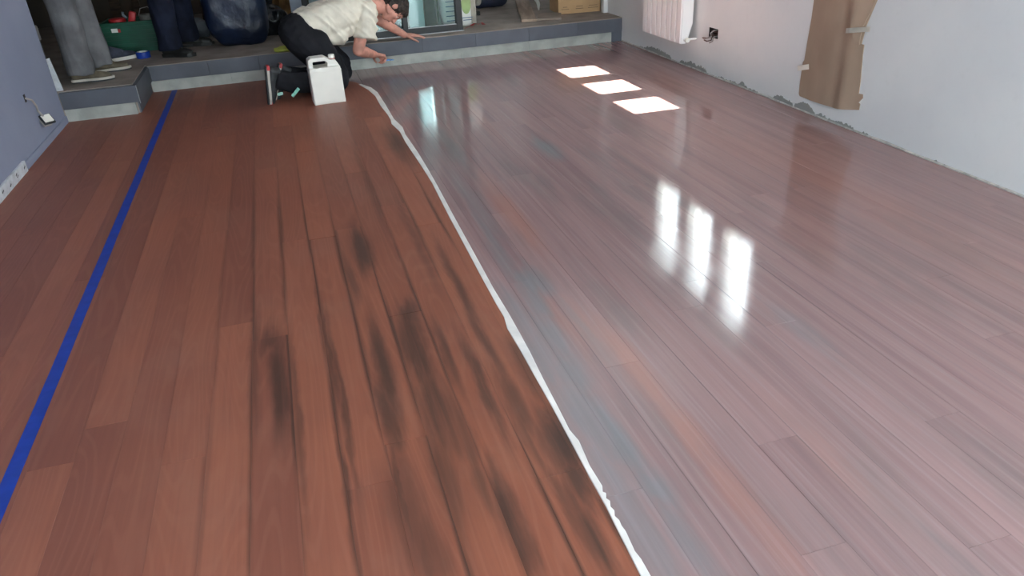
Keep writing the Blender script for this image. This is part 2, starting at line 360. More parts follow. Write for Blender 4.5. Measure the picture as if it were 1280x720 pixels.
mat('pale outdoor wall', (0.20, 0.225, 0.235), 0.8, 0.08, 3); mat('outdoor ground', (0.14, 0.15, 0.14), 0.9, 0.1, 3)
mat('leaf', (0.10, 0.17, 0.05), 0.6, 0.3, 8); mat('stem', (0.10, 0.07, 0.04), 0.8)
mat('door wood', (0.10, 0.085, 0.075), 0.6, 0.2)
mat('grey board', (0.20, 0.185, 0.165), 0.8, 0.2, 4); mat('pale green', (0.36, 0.43, 0.33), 0.7, 0.25, 9); mat('blue white board', (0.42, 0.47, 0.54), 0.7, 0.06); mat('lilac white board', (0.60, 0.60, 0.66), 0.7, 0.06)
def cloudy():
    m = bpy.data.materials.new('cloudy plastic'); m.use_nodes = True; t = NT(m); b = t.n['Principled BSDF']; out = t.n['Material Output']
    n = t.noise(t.add('TexCoord').outputs['Object'], 3.0, 3.0)
    t.put(t.mix(n, (0.74, 0.88, 0.90), (0.66, 0.80, 0.83)), b.inputs['Base Color']); b.inputs['Roughness'].default_value = 0.4
    tr = t.add('BsdfTransparent'); tr.inputs[0].default_value = (0.9, 0.97, 0.98, 1); mx = t.add('MixShader'); mx.inputs[0].default_value = 0.5
    L = t.t.links; L.new(tr.outputs[0], mx.inputs[1]); L.new(b.outputs[0], mx.inputs[2]); L.new(mx.outputs[0], out.inputs[0]); MT['cloudy plastic'] = m
cloudy()
glassmat('clear glass'); glassmat('sash glass', (0.80, 0.90, 0.89))
# ================================================================== STRUCTURE
def wall(name, axis, pos, thick, a0, a1, z0, z1, holes, material):
    """flat wall; axis 'x' = plane x=pos (a along y), 'y' = plane y=pos (a along x); inner face at pos, grows by thick"""
    As = sorted({a0, a1, *[h[0] for h in holes], *[h[1] for h in holes]}); Zs = sorted({z0, z1, *[h[2] for h in holes], *[h[3] for h in holes]})
    mb = MB(); bm = bmesh.new()
    ins = lambda a, z: any(h[0] < a < h[1] and h[2] < z < h[3] for h in holes)
    nA, nZ = len(As)-1, len(Zs)-1
    ok = [[not ins((As[i]+As[i+1])/2, (Zs[j]+Zs[j+1])/2) for j in range(nZ)] for i in range(nA)]
    cache = {}
    def vt(i, j, k):
        if (i, j, k) not in cache:
            t = pos+(thick if k else 0); cache[i, j, k] = bm.verts.new((t, As[i], Zs[j]) if axis == 'x' else (As[i], t, Zs[j]))
        return cache[i, j, k]
    for i in range(nA):
        for j in range(nZ):
            if not ok[i][j]: continue
            for k in (0, 1): bm.faces.new([vt(i, j, k), vt(i+1, j, k), vt(i+1, j+1, k), vt(i, j+1, k)])
            for di, dj, e in ((-1, 0, ((i, j), (i, j+1))), (1, 0, ((i+1, j), (i+1, j+1))), (0, -1, ((i, j), (i+1, j))), (0, 1, ((i, j+1), (i+1, j+1)))):
                I, J = i+di, j+dj
                if not (0 <= I < nA and 0 <= J < nZ and ok[I][J]):
                    (p, q), (r, s_) = e; bm.faces.new([vt(p, q, 0), vt(r, s_, 0), vt(r, s_, 1), vt(p, q, 1)])
    bmesh.ops.recalc_face_normals(bm, faces=bm.faces)
    me = bpy.data.meshes.new(name); bm.to_mesh(me); bm.free()
    return struct(link(name, me, material))
# --- floor boards
fl = struct(MB().bb((XL-0.02, YB, -0.06), (XR+0.02, YS+0.05, -0.021)).build('floor', 'sub floor'))
PW, PB = 0.1147, -0.2815
joints = {}
for (px, py) in [(507,392),(500,552),(333,422),(407,297),(717,588),(662,350),(352,158),(960,408)]:
    c = F(px, py); joints.setdefault(math.floor((c.x-PB)/PW), []).append(c.y)
k0 = math.floor((XL-PB)/PW); k1 = math.ceil((XR-PB)/PW); shared = {}
for k in range(k0, k1):
    xa, xb = max(PB+k*PW, XL+0.003), min(PB+(k+1)*PW, XR-0.002)
    if xb-xa < 0.01: continue
    yend = YS+0.03 if xb > -1.1 else YL+0.03
    fixed = sorted(joints.get(k, []), reverse=True); cuts = [yend]; y = yend
    while y > YB:
        step = random.choice([1.3, 1.6, 1.9, 2.2, 2.5])
        if len(cuts) == 1: step *= random.choice([0.35, 0.6, 0.85, 1.0])
        nx = y-step
        nf = [q for q in fixed if q < y-0.25]
        if nf and nf[0] > nx-0.6: nx = nf[0]
        y = max(nx, YB)
        if y-YB < 0.4: y = YB
        cuts.append(y)
    for ya, yb in zip(cuts[1:], cuts):
        L = round((yb-ya)/0.02)*0.02; wd = round(xb-xa, 3)
        if L < 0.05: continue
        key = (L, wd)
        if key not in shared:
            g, ch, t_ = 0.0002, 0.0004, 0.02
            hw, hl = wd/2-g, (yb-ya)/2-g
            vs_ = [(sx*(hw-a), sy*(hl-a), z) for z, a in ((-t_, 0), (-ch, 0), (0, ch)) for sx, sy in ((-1, -1), (1, -1), (1, 1), (-1, 1))]
            fs = [(3, 2, 1, 0), (8, 9, 10, 11)]+[(i*4+j, i*4+(j+1) % 4, i*4+4+(j+1) % 4, i*4+4+j) for i in (0, 1) for j in range(4)]
            me = bpy.data.meshes.new('plank'); me.from_pydata(vs_, [], fs); me.update(); me.materials.append(MT['floor boards']); shared[key] = me
        o = bpy.data.objects.new('plank', shared[key]); COL.objects.link(o); o.parent = fl
        o.location = ((xa+xb)/2, (ya+yb)/2, random.uniform(-0.00015, 0.00015))
        o.rotation_euler = (random.gauss(0, 0.0002), random.gauss(0, 0.0007), 0)
# --- right wall with its three narrow windows and the open socket box
ho = [(yc-WW/2, yc+WW/2, WZ0, WZ1) for yc in WIN]
sa, sb = PX(886.5, 37, XR), PX(897, 49.5, XR)
sock = (sb.y, sa.y, min(sb.z, sa.z)+0.002, max(sa.z, sb.z)+0.018)
wr = wall('wall_right', 'x', XR, 0.16, YB, 11.2, -0.06, ZC, ho+[sock], 'white plaster')  # runs on unseen past the back wall to keep sun out of the yard
for i, yc in enumerate(WIN):
    wf = MB()
    for s_ in (-1, 1): wf.rbox((XR+0.055, yc+s_*(WW/2-0.009), (WZ0+WZ1)/2), (0.04, 0.018, WZ1-WZ0), 0.003)
    for z in (WZ0+0.009, WZ1-0.009): wf.rbox((XR+0.055, yc, z), (0.04, WW-0.034, 0.018), 0.003)
    wo = struct(wf.build(f'window_{i+1}', 'white lacquer'))
    MB().bb((XR+0.053, yc-WW/2+0.017, WZ0+0.017), (XR+0.057, yc+WW/2-0.017, WZ1-0.017)).build('pane', 'clear glass', wo)
# bare render where the old skirting came off, traced on the wall face
rc = random.Random(12)
def chip(pts, t=0.003):                          # pts: the ragged upper edge of one bare patch
    q = sorted(((p.y, p.z) for p in (PX(x, y, XR) for x, y in pts)))
    n = max(6, int((q[-1][0]-q[0][0])/0.010)); top = []
    for i in range(n+1):
        y = q[0][0]+(q[-1][0]-q[0][0])*i/n
        for a, b in zip(q, q[1:]):
            if a[0] <= y <= b[0]+1e-6:
                z = a[1]+(b[1]-a[1])*(y-a[0])/max(1e-6, b[0]-a[0]); break
        z = max(0.006, z+rc.uniform(-0.010, 0.006) if 0 < i < n else 0.006); top.append((y, z))
    mb = MB()
    for (y0, z0), (y1, z1) in zip(top, top[1:]):
        mb.poly([(XR-t*k, y, z) for k in (0, 1) for y, z in ((y0, 0), (y1, 0), (y1, z1), (y0, z0))], [(0, 1, 2, 3), (7, 6, 5, 4), (0, 4, 5, 1), (3, 2, 6, 7), (0, 3, 7, 4), (1, 5, 6, 2)])
    mb.build('bare_patch', 'bare render', wr)
chip([(790,58),(797,57),(806,59),(815,58),(822,61),(832,66),(838,70),(843,77)])
chip([(848,80),(852,75),(858,78),(863,76),(870,81),(876,82),(882,87),(886,95)])
chip([(895,98),(899,95),(908,99),(916,101),(924,105),(928,102),(935,110),(945,114),(956,122)])
chip([(966,124),(969,119),(976,119),(984,124),(992,128)])
chip([(993,130),(996,128),(1004,127),(1011,131),(1017,138),(1019,144)])
chip([(1020,143),(1026,142),(1036,148),(1046,151),(1056,154),(1066,159),(1070,166)])
chip([(1074,167),(1080,165),(1086,169),(1089,174)]); chip([(1166,200),(1172,201),(1182,206),(1189,211)]); chip([(1222,223),(1230,226),(1238,232)])
# rough plaster ridge left along the floor
bs = bmesh.new(); rng = random.Random(3); prev = None
for i in range(121):
    y = YS-0.02-i*(YS+1.9)/120; hgt = 0.009+0.006*noise.noise((y*4, 0, 3))+0.002*rng.random(); t_ = 0.006+0.003*rng.random()
    row = [bs.verts.new(c) for c in ((XR, y, -0.005), (XR-t_, y, -0.005), (XR-t_, y, hgt*0.6), (XR-0.001, y, hgt), (XR, y, hgt))]
    if prev:
        for a in range(4): bs.faces.new((prev[a], prev[a+1], row[a+1], row[a]))
    prev = row
me = bpy.data.meshes.new('trim_1'); bmesh.ops.recalc_face_normals(bs, faces=bs.faces); bs.to_mesh(me); bs.free()
mat('ridge plaster', (0.50, 0.47, 0.44), 0.9, 0.14, 26, 0.4, 90); struct(link('trim_1', me, 'ridge plaster'))
# --- left wall and what is fixed to it
wl = wall('wall_left', 'x', XL, -0.14, YB, YL-0.01, -0.06, ZC, [], 'blue grey paint')
# short length of white skirting with old nail marks
ba = PX(29, 206, XL).y
bl = struct(MB().rbox((XL+0.008, (ba+3.0)/2, 0.031), (0.016, ba-3.0, 0.062), 0.003).build('baseboard_left', 'white board'))
for yy, zz in ((ba-0.045, 0.034), (ba-0.19, 0.030), (ba-0.20, 0.042), (ba-0.33, 0.026), (ba-0.46, 0.035)):
    MB().rbox((XL+0.0163, yy, zz), (0.0012, 0.028, 0.007), 0.0005, Matrix.Rotation(0.3, 3, 'X')).build('nail_scar', 'shoe dark', bl)
mb = MB().rbox((XL+0.006, (ba+YL)/2+0.01, 0.022), (0.010, YL-ba-0.04, 0.046), 0.003)
struct(mb.build('trim_2', 'blue grey paint'))
# --- raised platform: screed top, slate slabs, pale base blocks
pl = MB().bb((-4.0, YS+0.03, -0.05), (XR, YK, ZP)); pl.bb((-4.0, YL+0.03, -0.05), (-1.075, YS+0.03, ZP))
pl = struct(pl.build('platform', 'platform screed'))
def face_run(y, xa, xb, name, z0, z1, material, cuts, proud, th=0.03):
    xs = [xa]+sorted(c for c in cuts if xa < c < xb)+[xb]
    for a, b in zip(xs, xs[1:]):
        MB().rbox(((a+b)/2, y-proud+th/2, (z0+z1)/2), (b-a-0.0015, th, z1-z0-0.002), 0.0015).build(name, material, pl)
sl_c = [PY(x, 60, YS).x for x in (255, 320, 395, 460, 528, 595, 661, 722)]
face_run(YS, -1.06, XR-0.004, 'slate_slab', 0.084, ZP-0.004, 'slate', sl_c, 0.012, 0.04)
face_run(YS, -1.06, XR-0.10, 'base_block', -0.01, 0.084, 'base block', [PY(x, y, YS).x for x, y in ((576, 64), (661, 54), (470, 75), (385, 90), (290, 100))], 0.0, 0.03)
MB().rbox((XR-0.052, YS+0.012, 0.037), (0.10, 0.03, 0.094), 0.003).build('base_block', 'slate', pl)
face_run(YL, XL+0.004, -1.045, 'slate_slab', 0.084, ZP-0.004, 'slate', [], 0.012, 0.04)
face_run(YL, XL+0.004, -1.085, 'base_block', -0.01, 0.084, 'base block', [], 0.0, 0.03)
for nm, z0, z1, mm, xx in (('slate_slab', 0.084, ZP-0.004, 'slate', -1.062), ('base_block', -0.01, 0.084, 'slate', -1.08)):
    MB().rbox((xx, (YL+YS)/2+0.02, (z0+z1)/2), (0.03, YS-YL-0.03, z1-z0-0.002), 0.0025).build(nm, mm, pl)
MB().bb((-1.050, YL-0.013, 0.075), (-1.046, YL-0.007, ZP-0.002)).build('edge_bead', 'aluminium edge', pl)
MB().bb((-1.06, YS-0.013, ZP-0.006), (XR-0.004, YS+0.04, ZP)).build('nosing', 'platform screed', pl)
# left wall end: pale corner strip and a stub of grey pipe cover
q = [PY(66, 108, YL+0.05), PY(78, 110, YL+0.05), PY(61, 73, YL+0.05), PY(55, 75, YL+0.05)]
q[0].z = q[1].z = ZP+0.001
struct(MB().prism([(v.x, v.z) for v in q], 0.016, lambda u, v, w_: V((u, YL+0.05+w_, v))).build('trim_3', 'white board'))
pq = F(68, 98, ZP); pi = thing('pipe_stub', 'short grey pipe with pale collar standing at the end of the blue-grey wall', 'pipe', pq+V((-0.06, 0.06, 0)))
MB().tube([(0, 0, 0), (0, 0, 0.30)], 0.035, 16).build('pipe', 'shoe dark', pi, True)
MB().lathe([(0.045, 0.27), (0.045, 0.36), (0.036, 0.37), (0.034, 0.27)], 18, None, False).build('collar', 'wire grey', pi, True)
# --- ceiling, rear wall behind the camera with a wide glazed opening, back wall with door and window
struct(MB().bb((-4.2, YB-0.2, ZC), (XR+0.2, YK+0.2, ZC+0.15)).build('ceiling', 'ceiling paint'))
RO = (-0.4, 2.7, 0.0, 2.15)
wall('wall_rear', 'y', YB, -0.16, XL-0.14, XR, -0.06, ZC, [(RO[0], RO[1], 0.02, RO[3])], 'white plaster')
portal('portal', ((RO[0]+RO[1])/2, YB-0.1, 1.08), RO[1]-RO[0], 2.1, (0, 1, 0))
df = MB()
for x in (RO[0]+0.03, (RO[0]+RO[1])/2, RO[1]-0.03): df.rbox((x, YB-0.08, 1.085), (0.06, 0.05, 2.13), 0.005)
for z in (0.05, 2.12): df.rbox(((RO[0]+RO[1])/2, YB-0.08, z), (RO[1]-RO[0]-0.1, 0.045, 0.06), 0.005)
d4 = struct(df.build('door_1', 'white lacquer'))
for a, b in ((RO[0]+0.06, (RO[0]+RO[1])/2-0.03), ((RO[0]+RO[1])/2+0.03, RO[1]-0.06)):
    MB().bb((a, YB-0.083, 0.08), (b, YB-0.077, 2.09)).build('pane', 'clear glass', d4)
d0, d1 = PY(512, 5, YK).x, PY(537, 10, YK).x;
rf = ray(541, 163); rp = F(541, 163); ZD = (rp+V((rf.x, rf.y, -rf.z))*((YK-rp.y)/rf.y)).z
g0, g1 = PY(544, 10, YK).x, PY(557, 10, YK).x
wb_ = wall('wall_back', 'y', YK, 0.16, -4.2, XR, -0.05, ZC, [(d0, d1, ZP, ZD), (g0, g1, ZP+0.02, ZD)], 'white plaster')
portal('portal', ((d0+g1)/2, YK+0.08, (ZP+ZD)/2), g1-d0, ZD-ZP, (0, -1, 0))
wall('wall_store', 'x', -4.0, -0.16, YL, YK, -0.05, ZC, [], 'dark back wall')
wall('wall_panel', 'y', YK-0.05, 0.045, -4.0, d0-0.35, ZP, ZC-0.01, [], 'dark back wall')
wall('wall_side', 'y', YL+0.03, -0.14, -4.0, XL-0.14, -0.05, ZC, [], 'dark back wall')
for nm, a, b_ in (('door_2', d0, d1), ('window_4', g0, g1)):
    dd = MB(); hz_ = (ZP+ZD)/2
    for x in (a+0.012, b_-0.012): dd.rbox((x, YK+0.06, hz_), (0.024, 0.05, ZD-ZP-0.004), 0.004)
    for z in (ZP+0.03, ZD-0.016): dd.rbox(((a+b_)/2, YK+0.06, z), (b_-a-0.05, 0.045, 0.028), 0.004)
    dd = struct(dd.build(nm, 'door wood'))
    MB().bb((a+0.022, YK+0.057, ZP+0.04), (b_-0.022, YK+0.063, ZD-0.03)).build('pane', 'clear glass', dd)
# yard behind the door; unseen roof added to keep the sun off it
struct(MB().bb((-4.0, YK+0.16, -0.1), (XR, 11.4, 0.1)).build('yard_floor', 'outdoor ground'))
struct(MB().bb((-4.0, YK+0.2, ZC-0.05), (XR+0.16, 10.9, ZC+0.05)).build('added_yard_roof', 'ceiling paint'))
struct(MB().bb((-4.0, 10.9, 0.0), (XR, 11.0, 1.27)).build('yard_wall', 'pale outdoor wall'))
# ================================================================== THINGS ON THE FLOOR
# white strip along the edge of the wet coat
bm = bmesh.new(); ys = sorted({round(p.y, 4) for p in EL+ER}, reverse=True); prev = None
yt = min(EL[0].y, ER[0].y)
for y in [yt]+[y for y in ys if y < yt-0.001]:
    a, b = edge_at(EL, y), edge_at(ER, y)
    if b-a < 0.003: b = a+0.003
    row = [bm.verts.new(c) for c in ((a, y, 0.0002), (a+0.0015, y, 0.0022), (b-0.0015, y, 0.0022), (b, y, 0.0002))]
    if prev:
        for i in range(3): bm.faces.new((prev[i], prev[i+1], row[i+1], row[i]))
    prev = row
bmesh.ops.recalc_face_normals(bm, faces=bm.faces)
me = bpy.data.meshes.new('edge_strip'); bm.to_mesh(me); bm.free()
tag(link('edge_strip', me, 'milky varnish'), 'long wavy white strip between the dry brown boards and the glossy wet boards', 'strip')
# blue masking tape
ta, tb = F(218.5, 113).x, F(4, 622).x
bm = bmesh.new(); prev = None
for i in range(41):
    q = i/40; y = 6.485-q*7.2; x = ta+(tb-ta)*min(1, (6.485-y)/4.9)+0.002*noise.noise((y*1.5, 1, 1)); h = 0.0205
    row = [bm.verts.new((x+s_*h, y, z)) for s_, z in ((-1, 0.0003), (-1, 0.0011), (1, 0.0011), (1, 0.0003))]
    if prev:
        for j in range(3): bm.faces.new((prev[j], prev[j+1], row[j+1], row[j]))
    prev = row
bmesh.ops.recalc_face_normals(bm, faces=bm.faces)
me = bpy.data.meshes.new('floor_tape'); bm.to_mesh(me); bm.free()
tag(link('floor_tape', me, 'blue tape'), 'long straight strip of blue masking tape stuck on the brown boards', 'tape')
# white jerrycan
ca, cb = F(397, 132), F(430, 127.5)
cax = (cb-ca).normalized(); can = thing('jerrycan', 'white plastic jerrycan with moulded handle standing on the brown boards', 'jerrycan', (ca+cb)/2+V((-cax.y, cax.x, 0))*0.075, math.atan2(cax.y, cax.x))
can.scale = (0.97, 0.97, 0.92)
cw, cd, chh = 0.225, 0.15, 0.345
bm = bmesh.new()
prof = [(-cw/2, 0.0), (cw/2, 0.0), (cw/2, 0.245), (cw/2-0.012, 0.285), (cw/2-0.028, 0.318), (0.048, 0.318), (0.010, chh), (-cw/2+0.022, chh), (-cw/2, 0.325)]
hole = [(-cw/2+0.034, 0.283), (0.012, 0.283), (0.022, 0.298), (0.010, 0.318), (-cw/2+0.034, 0.318)]
# body below the handle, then the handle loop around a real opening
low = [(-cw/2, 0.0), (cw/2, 0.0), (cw/2, 0.235), (cw/2-0.004, 0.272), (-cw/2+0.001, 0.272), (-cw/2, 0.24)]
body = MB()
fnc = lambda u, v, w_: V((u, w_-cd/2, v))
body.prism(low, cd, fnc)
shl = MB()
for poly in ([(-cw/2+0.001, 0.270), (-cw/2+0.034, 0.270), (-cw/2+0.034, 0.322), (-cw/2+0.020, 0.322), (-cw/2+0.001, 0.310)],
             [(-cw/2+0.001, 0.306), (-cw/2+0.030, 0.316), (0.016, 0.316), (0.010, chh), (-cw/2+0.024, chh), (-cw/2+0.004, 0.330)],
             [(0.018, 0.270), (cw/2-0.004, 0.270), (cw/2-0.014, 0.290), (cw/2-0.030, 0.320), (0.046, 0.320), (0.012, chh-0.002), (0.006, 0.318), (0.026, 0.300)]):
    n = 0.035; shl.prism(poly, cd-2*0.022, lambda u, v, w_: V((u, w_-cd/2+0.022, v)))
jm = MB(); jm.v = body.v+shl.v; jm.f = body.f+[tuple(i+len(body.v) for i in f) for f in shl.f]
jm.poly([], [])
me = remesh(jm, 0.004, 5)
link('body', me, 'white plastic', can, True, 180)
for z in (0.012, 0.238):
    q = [(-cw/2-0.0008, -cd/2-0.0008), (cw/2+0.0008, -cd/2-0.0008), (cw/2+0.0008, cd/2+0.0008), (-cw/2-0.0008, cd/2+0.0008)]
    ring = []
    for i in range(4):
        a, b = V((*q[i], z+0.008)), V((*q[(i+1) % 4], z+0.008)); c = 0.010; d_ = (b-a).normalized(); ring += [a+d_*c, b-d_*c]
    MB().tube(ring, 0.0022, 6, True).build('moulded_rib', 'white plastic', can, True)
MB().lathe([(0.023, 0.312), (0.023, 0.324), (0.020, 0.324)], 20, Matrix.Translation((0.066, 0, 0))).build('neck_ring', 'red rubber', can, True)
cp = MB().lathe([(0.020, 0.320), (0.0225, 0.322), (0.0225, 0.346), (0.020, 0.350), (0.0, 0.351)], 20, Matrix.Translation((0.066, 0, 0)), False); cp.build('cap', 'white plastic', can, True)
# ================================================================== PEOPLE
def hand(mb, wrist, fdir, palm_n, thumb_side, curl, spread=0.0, k=1.0):
    """wrist point, direction of fingers, palm normal (out of the palm), side of the thumb, curl in radians per knuckle"""
    fd = V(fdir).normalized(); pn = V(palm_n); pn = (pn-fd*pn.dot(fd)).normalized(); sd = fd.cross(pn).normalized()
    if sd.dot(V(thumb_side)) < 0: sd = -sd
    w_ = V(wrist)
    for s_, l in ((-0.028, 0.078), (-0.010, 0.085), (0.010, 0.086), (0.027, 0.080)):
        mb.cone(w_+sd*s_*0.55*k+fd*0.01, 0.0165*k, w_+sd*s_*k+fd*l*k, 0.0125*k, 10)
    for s_, l0, ls, sp in ((-0.031, 0.076, (0.030, 0.020, 0.017), -1), (-0.011, 0.085, (0.038, 0.025, 0.020), -0.35), (0.010, 0.087, (0.042, 0.028, 0.021), 0.3), (0.030, 0.082, (0.037, 0.024, 0.019), 1.0)):
        p = w_+sd*s_*k+fd*l0*k; a = 0.0; d0_ = (fd+sd*sp*spread).normalized()
        for i, l in enumerate(ls):
            a += curl[min(i, len(curl)-1)]
            q = p+(d0_*math.cos(a)+pn*math.sin(a))*l*k
            mb.cone(p, (0.0094-0.0008*i)*k, q, (0.0086-0.0009*i)*k, 10); p = q
    p = w_+sd*0.024*k+fd*0.022*k+pn*0.006*k
    for i, (d_, l, r) in enumerate(((fd*0.55+sd*0.75+pn*0.25, 0.042, 0.0135), (fd*0.8+sd*0.45+pn*0.35, 0.034, 0.0105), (fd*0.95+sd*0.15+pn*0.4, 0.027, 0.0092))):
        q = p+d_.normalized()*l*k; mb.cone(p, r*k, q, (r-0.0016)*k, 10); p = q
def head(mb, c, fd, ud, k=1.0):
    R_ = frame(fd, ud); c = V(c)
    P_ = lambda x, y, z: c+R_ @ V((x, y, z))*k
    mb.ico(P_(-0.012, 0, 0.022), k, 3, R_, (0.094, 0.074, 0.088))          # skull
    mb.ico(P_(0.024, 0, -0.030), k, 3, R_, (0.060, 0.056, 0.074))          # face
    mb.ico(P_(0.040, 0, -0.082), k, 2, R_, (0.032, 0.034, 0.024))          # chin
    mb.ico(P_(0.062, 0, 0.012), k, 2, R_, (0.020, 0.050, 0.014))           # brow
    for s_ in (-1, 1):
        mb.ico(P_(0.048, s_*0.040, -0.026), k, 2, R_, (0.026, 0.020, 0.020))   # cheek
        mb.ico(P_(-0.008, s_*0.074, -0.012), k, 2, R_, (0.018, 0.009, 0.031))  # ear
        mb.ico(P_(0.000, s_*0.050, -0.060), k, 2, R_, (0.040, 0.014, 0.022))   # jaw
    mb.cone(P_(0.074, 0, 0.004), 0.008*k, P_(0.098, 0, -0.030), 0.011*k, 10)   # nose
    for s_ in (-1, 1): mb.ico(P_(0.088, s_*0.010, -0.034), 0.009*k, 2)
    mb.ico(P_(0.074, 0, -0.058), k, 2, R_, (0.011, 0.023, 0.006)); mb.ico(P_(0.073, 0, -0.067), k, 2, R_, (0.010, 0.020, 0.006))
    return P_, R_
def face_parts(root, P_, R_, k=1.0):
    for s_ in (-1, 1):
        e = MB().ico(P_(0.060, s_*0.031, -0.006), 0.0095*k, 2).build('eye', 'eye white', root, True, True)
        MB().ico(P_(0.0665, s_*0.031, -0.006), 0.0048*k, 2).build('iris', 'eye dark', e, True).location = -root.location
        MB().cone(P_(0.078, s_*0.016, 0.014), 0.004*k, P_(0.066, s_*0.048, 0.015), 0.003*k, 8).build('eyebrow', 'hair dark', root, True, True)
    MB().cone(P_(0.083, -0.020, -0.0625), 0.0025*k, P_(0.083, 0.020, -0.0625), 0.0025*k, 8).build('lips', 'lip', root, True, True)
def hair(root, P_, R_, k=1.0):
    h = MB().ico(P_(-0.020, 0, 0.030), k, 4, R_, (0.098, 0.083, 0.091)); h.ico(P_(-0.040, 0, -0.012), k, 4, R_, (0.066, 0.073, 0.066)); h.ico(P_(0.030, 0, 0.066), k, 3, R_, (0.050, 0.062, 0.040))
    for s_ in (-1, 1): h.ico(P_(0.012, s_*0.066, 0.012), k, 3, R_, (0.016, 0.012, 0.030))
    me = remesh(h, 0.004, 2, lambda c: 0.006*noise.noise(c*75)+0.003*noise.noise(c*190))
    return skinobj('hair', me, 'hair dark', root)
def folds(amp, sc, axis=V((0, 0, 1))):
    return lambda c: amp*(1-abs(noise.noise(V((c.x*sc[0], c.y*sc[1], c.z*sc[2])))*2)-0.55)+amp*0.25*noise.noise(c*45)
def shoe(root, heel, toe, up, upper, sole, L=0.285, laces='lace grey', name='shoe', sub=True):
    """shoe from heel to toe with the sole facing -up"""
    R_ = frame(V(toe)-V(heel), up); o = V(heel)
    P_ = lambda x, y, z: o+R_ @ V((x, y, z))
    ol = [(0.0, -0.020), (0.012, -0.031), (0.05, -0.034), (0.11, -0.033), (0.18, -0.046), (0.23, -0.044), (0.265, -0.028), (L, 0.0), (0.272, 0.026), (0.235, 0.040), (0.18, 0.042), (0.11, 0.032), (0.05, 0.034), (0.012, 0.030), (0.0, 0.018)]
    u = MB()
    u.cone(P_(0.035, 0, 0.045), 0.034, P_(0.10, 0, 0.045), 0.034); u.cone(P_(0.10, 0, 0.045), 0.034, P_(0.19, 0, 0.032), 0.034)
    u.cone(P_(0.19, -0.006, 0.034), 0.034, P_(0.242, -0.004, 0.028), 0.027); u.cone(P_(0.19, 0.008, 0.034), 0.032, P_(0.24, 0.006, 0.028), 0.026)
    u.cone(P_(0.045, 0, 0.05), 0.035, P_(0.05, 0, 0.098), 0.037, 16, False); u.cone(P_(0.06, 0, 0.09), 0.032, P_(0.15, 0, 0.06), 0.026)
    uo = skinobj('shoe_upper' if sub else 'upper', remesh(u, 0.006, 4), upper, root)
    off = -root.location
    so2 = MB().prism(ol, 0.016, lambda a, b, c: P_(a, b, c+0.010)); s2 = so2.build('sole', sole, root, False, True)
    q = MB().prism([(a*0.985+0.002, b*0.97) for a, b in ol], 0.010, lambda a, b, c: P_(a, b, c)); q.v = [v+off for v in q.v]; q.build('tread', 'shoe dark' if sole == 'sole pale' else sole, s2)
    lc = []
    for i in range(4):
        x = 0.115+i*0.020; z = 0.090-i*0.0075
        q = MB().tube([P_(x, -0.024, z-0.012), P_(x, 0, z), P_(x+0.004, 0.024, z-0.012)], 0.003, 6); q.v = [v+off for v in q.v]
        q.build('lace', laces, uo, True)
    return P_, s2, off
# ---------- kneeling man spreading varnish
mr = V((0.15, 5.95, 0.0))
man = thing('person', 'person kneeling in cream t-shirt and black trousers, leaning forward against the dark step', 'person', mr)
hipR, hipL = V((0.115, 5.86, 0.40)), V((0.085, 6.06, 0.41))
knR, knL = V((0.345, 5.80, 0.070)), V((0.40, 6.09, 0.080))
anR, anL = V((-0.105, 5.655, 0.165)), V((-0.035, 5.80, 0.150))
pel = V((0.095, 5.96, 0.435)); wst = V((0.27, 6.03, 0.465)); chs = V((0.45, 6.12, 0.505)); upc = V((0.575, 6.19, 0.525))
shR, shL = V((0.635, 6.03, 0.515)), V((0.56, 6.36, 0.515)); elR, elL = V((0.525, 5.99, 0.245)), V((0.755, 6.41, 0.395))
wrR, wrL = V((0.675, 6.215, 0.158)), V((0.965, 6.475, 0.245))
nk = V((0.66, 6.21, 0.555)); hc = V((0.868, 6.215, 0.492))
hh = V((0.90, 0.20, 0)).normalized(); zf = V((0, 0, 1))
fd = (hh*0.10-zf*1.0+V((0, -0.22, 0))).normalized(); ud = (hh*1.0+zf*0.06).normalized()
b = MB()
for a, ra, c, rc in ((pel+V((0, -0.06, 0)), 0.10, wst+V((0, -0.06, 0)), 0.095), (pel+V((0, 0.06, 0)), 0.10, wst+V((0, 0.06, 0)), 0.095), (wst+V((0, -0.06, 0)), 0.095, chs+V((0.02, -0.08, 0)), 0.105), (wst+V((0, 0.06, 0)), 0.095, chs+V((-0.02, 0.08, 0)), 0.105),
                     (chs+V((0.02, -0.08, 0)), 0.105, upc+V((0.03, -0.10, 0)), 0.085), (chs+V((-0.02, 0.08, 0)), 0.105, upc+V((-0.03, 0.10, 0)), 0.085), (upc, 0.085, nk, 0.060), (nk, 0.060, hc+V((-0.05, 0, 0.0)), 0.054),
                     (upc+V((0.03, -0.10, 0)), 0.08, shR, 0.062), (upc+V((-0.03, 0.10, 0)), 0.08, shL, 0.062), (shR, 0.060, elR, 0.043), (shL, 0.060, elL, 0.042),
                     (elR, 0.043, elR*0.62+wrR*0.38, 0.043), (elR*0.62+wrR*0.38, 0.043, wrR, 0.0265), (elL, 0.042, elL*0.65+wrL*0.35, 0.041), (elL*0.65+wrL*0.35, 0.041, wrL, 0.0265),
                     (hipR, 0.085, knR, 0.055), (hipL, 0.085, knL, 0.055), (knR, 0.052, anR, 0.036), (knL, 0.052, anL, 0.036), (anR, 0.036, anR+V((-0.05, 0, -0.09)), 0.030), (anL, 0.036, anL+V((-0.06, -0.01, -0.07)), 0.030)):
    b.cone(a, ra, c, rc)
P_, R_ = head(b, hc, fd, ud, 1.04)
hand(b, wrR, V((0.70, 0.62, -0.30)), V((0.25, 0.0, -1)), V((-0.6, 0.7, 0)), (0.95, 1.35, 0.8))
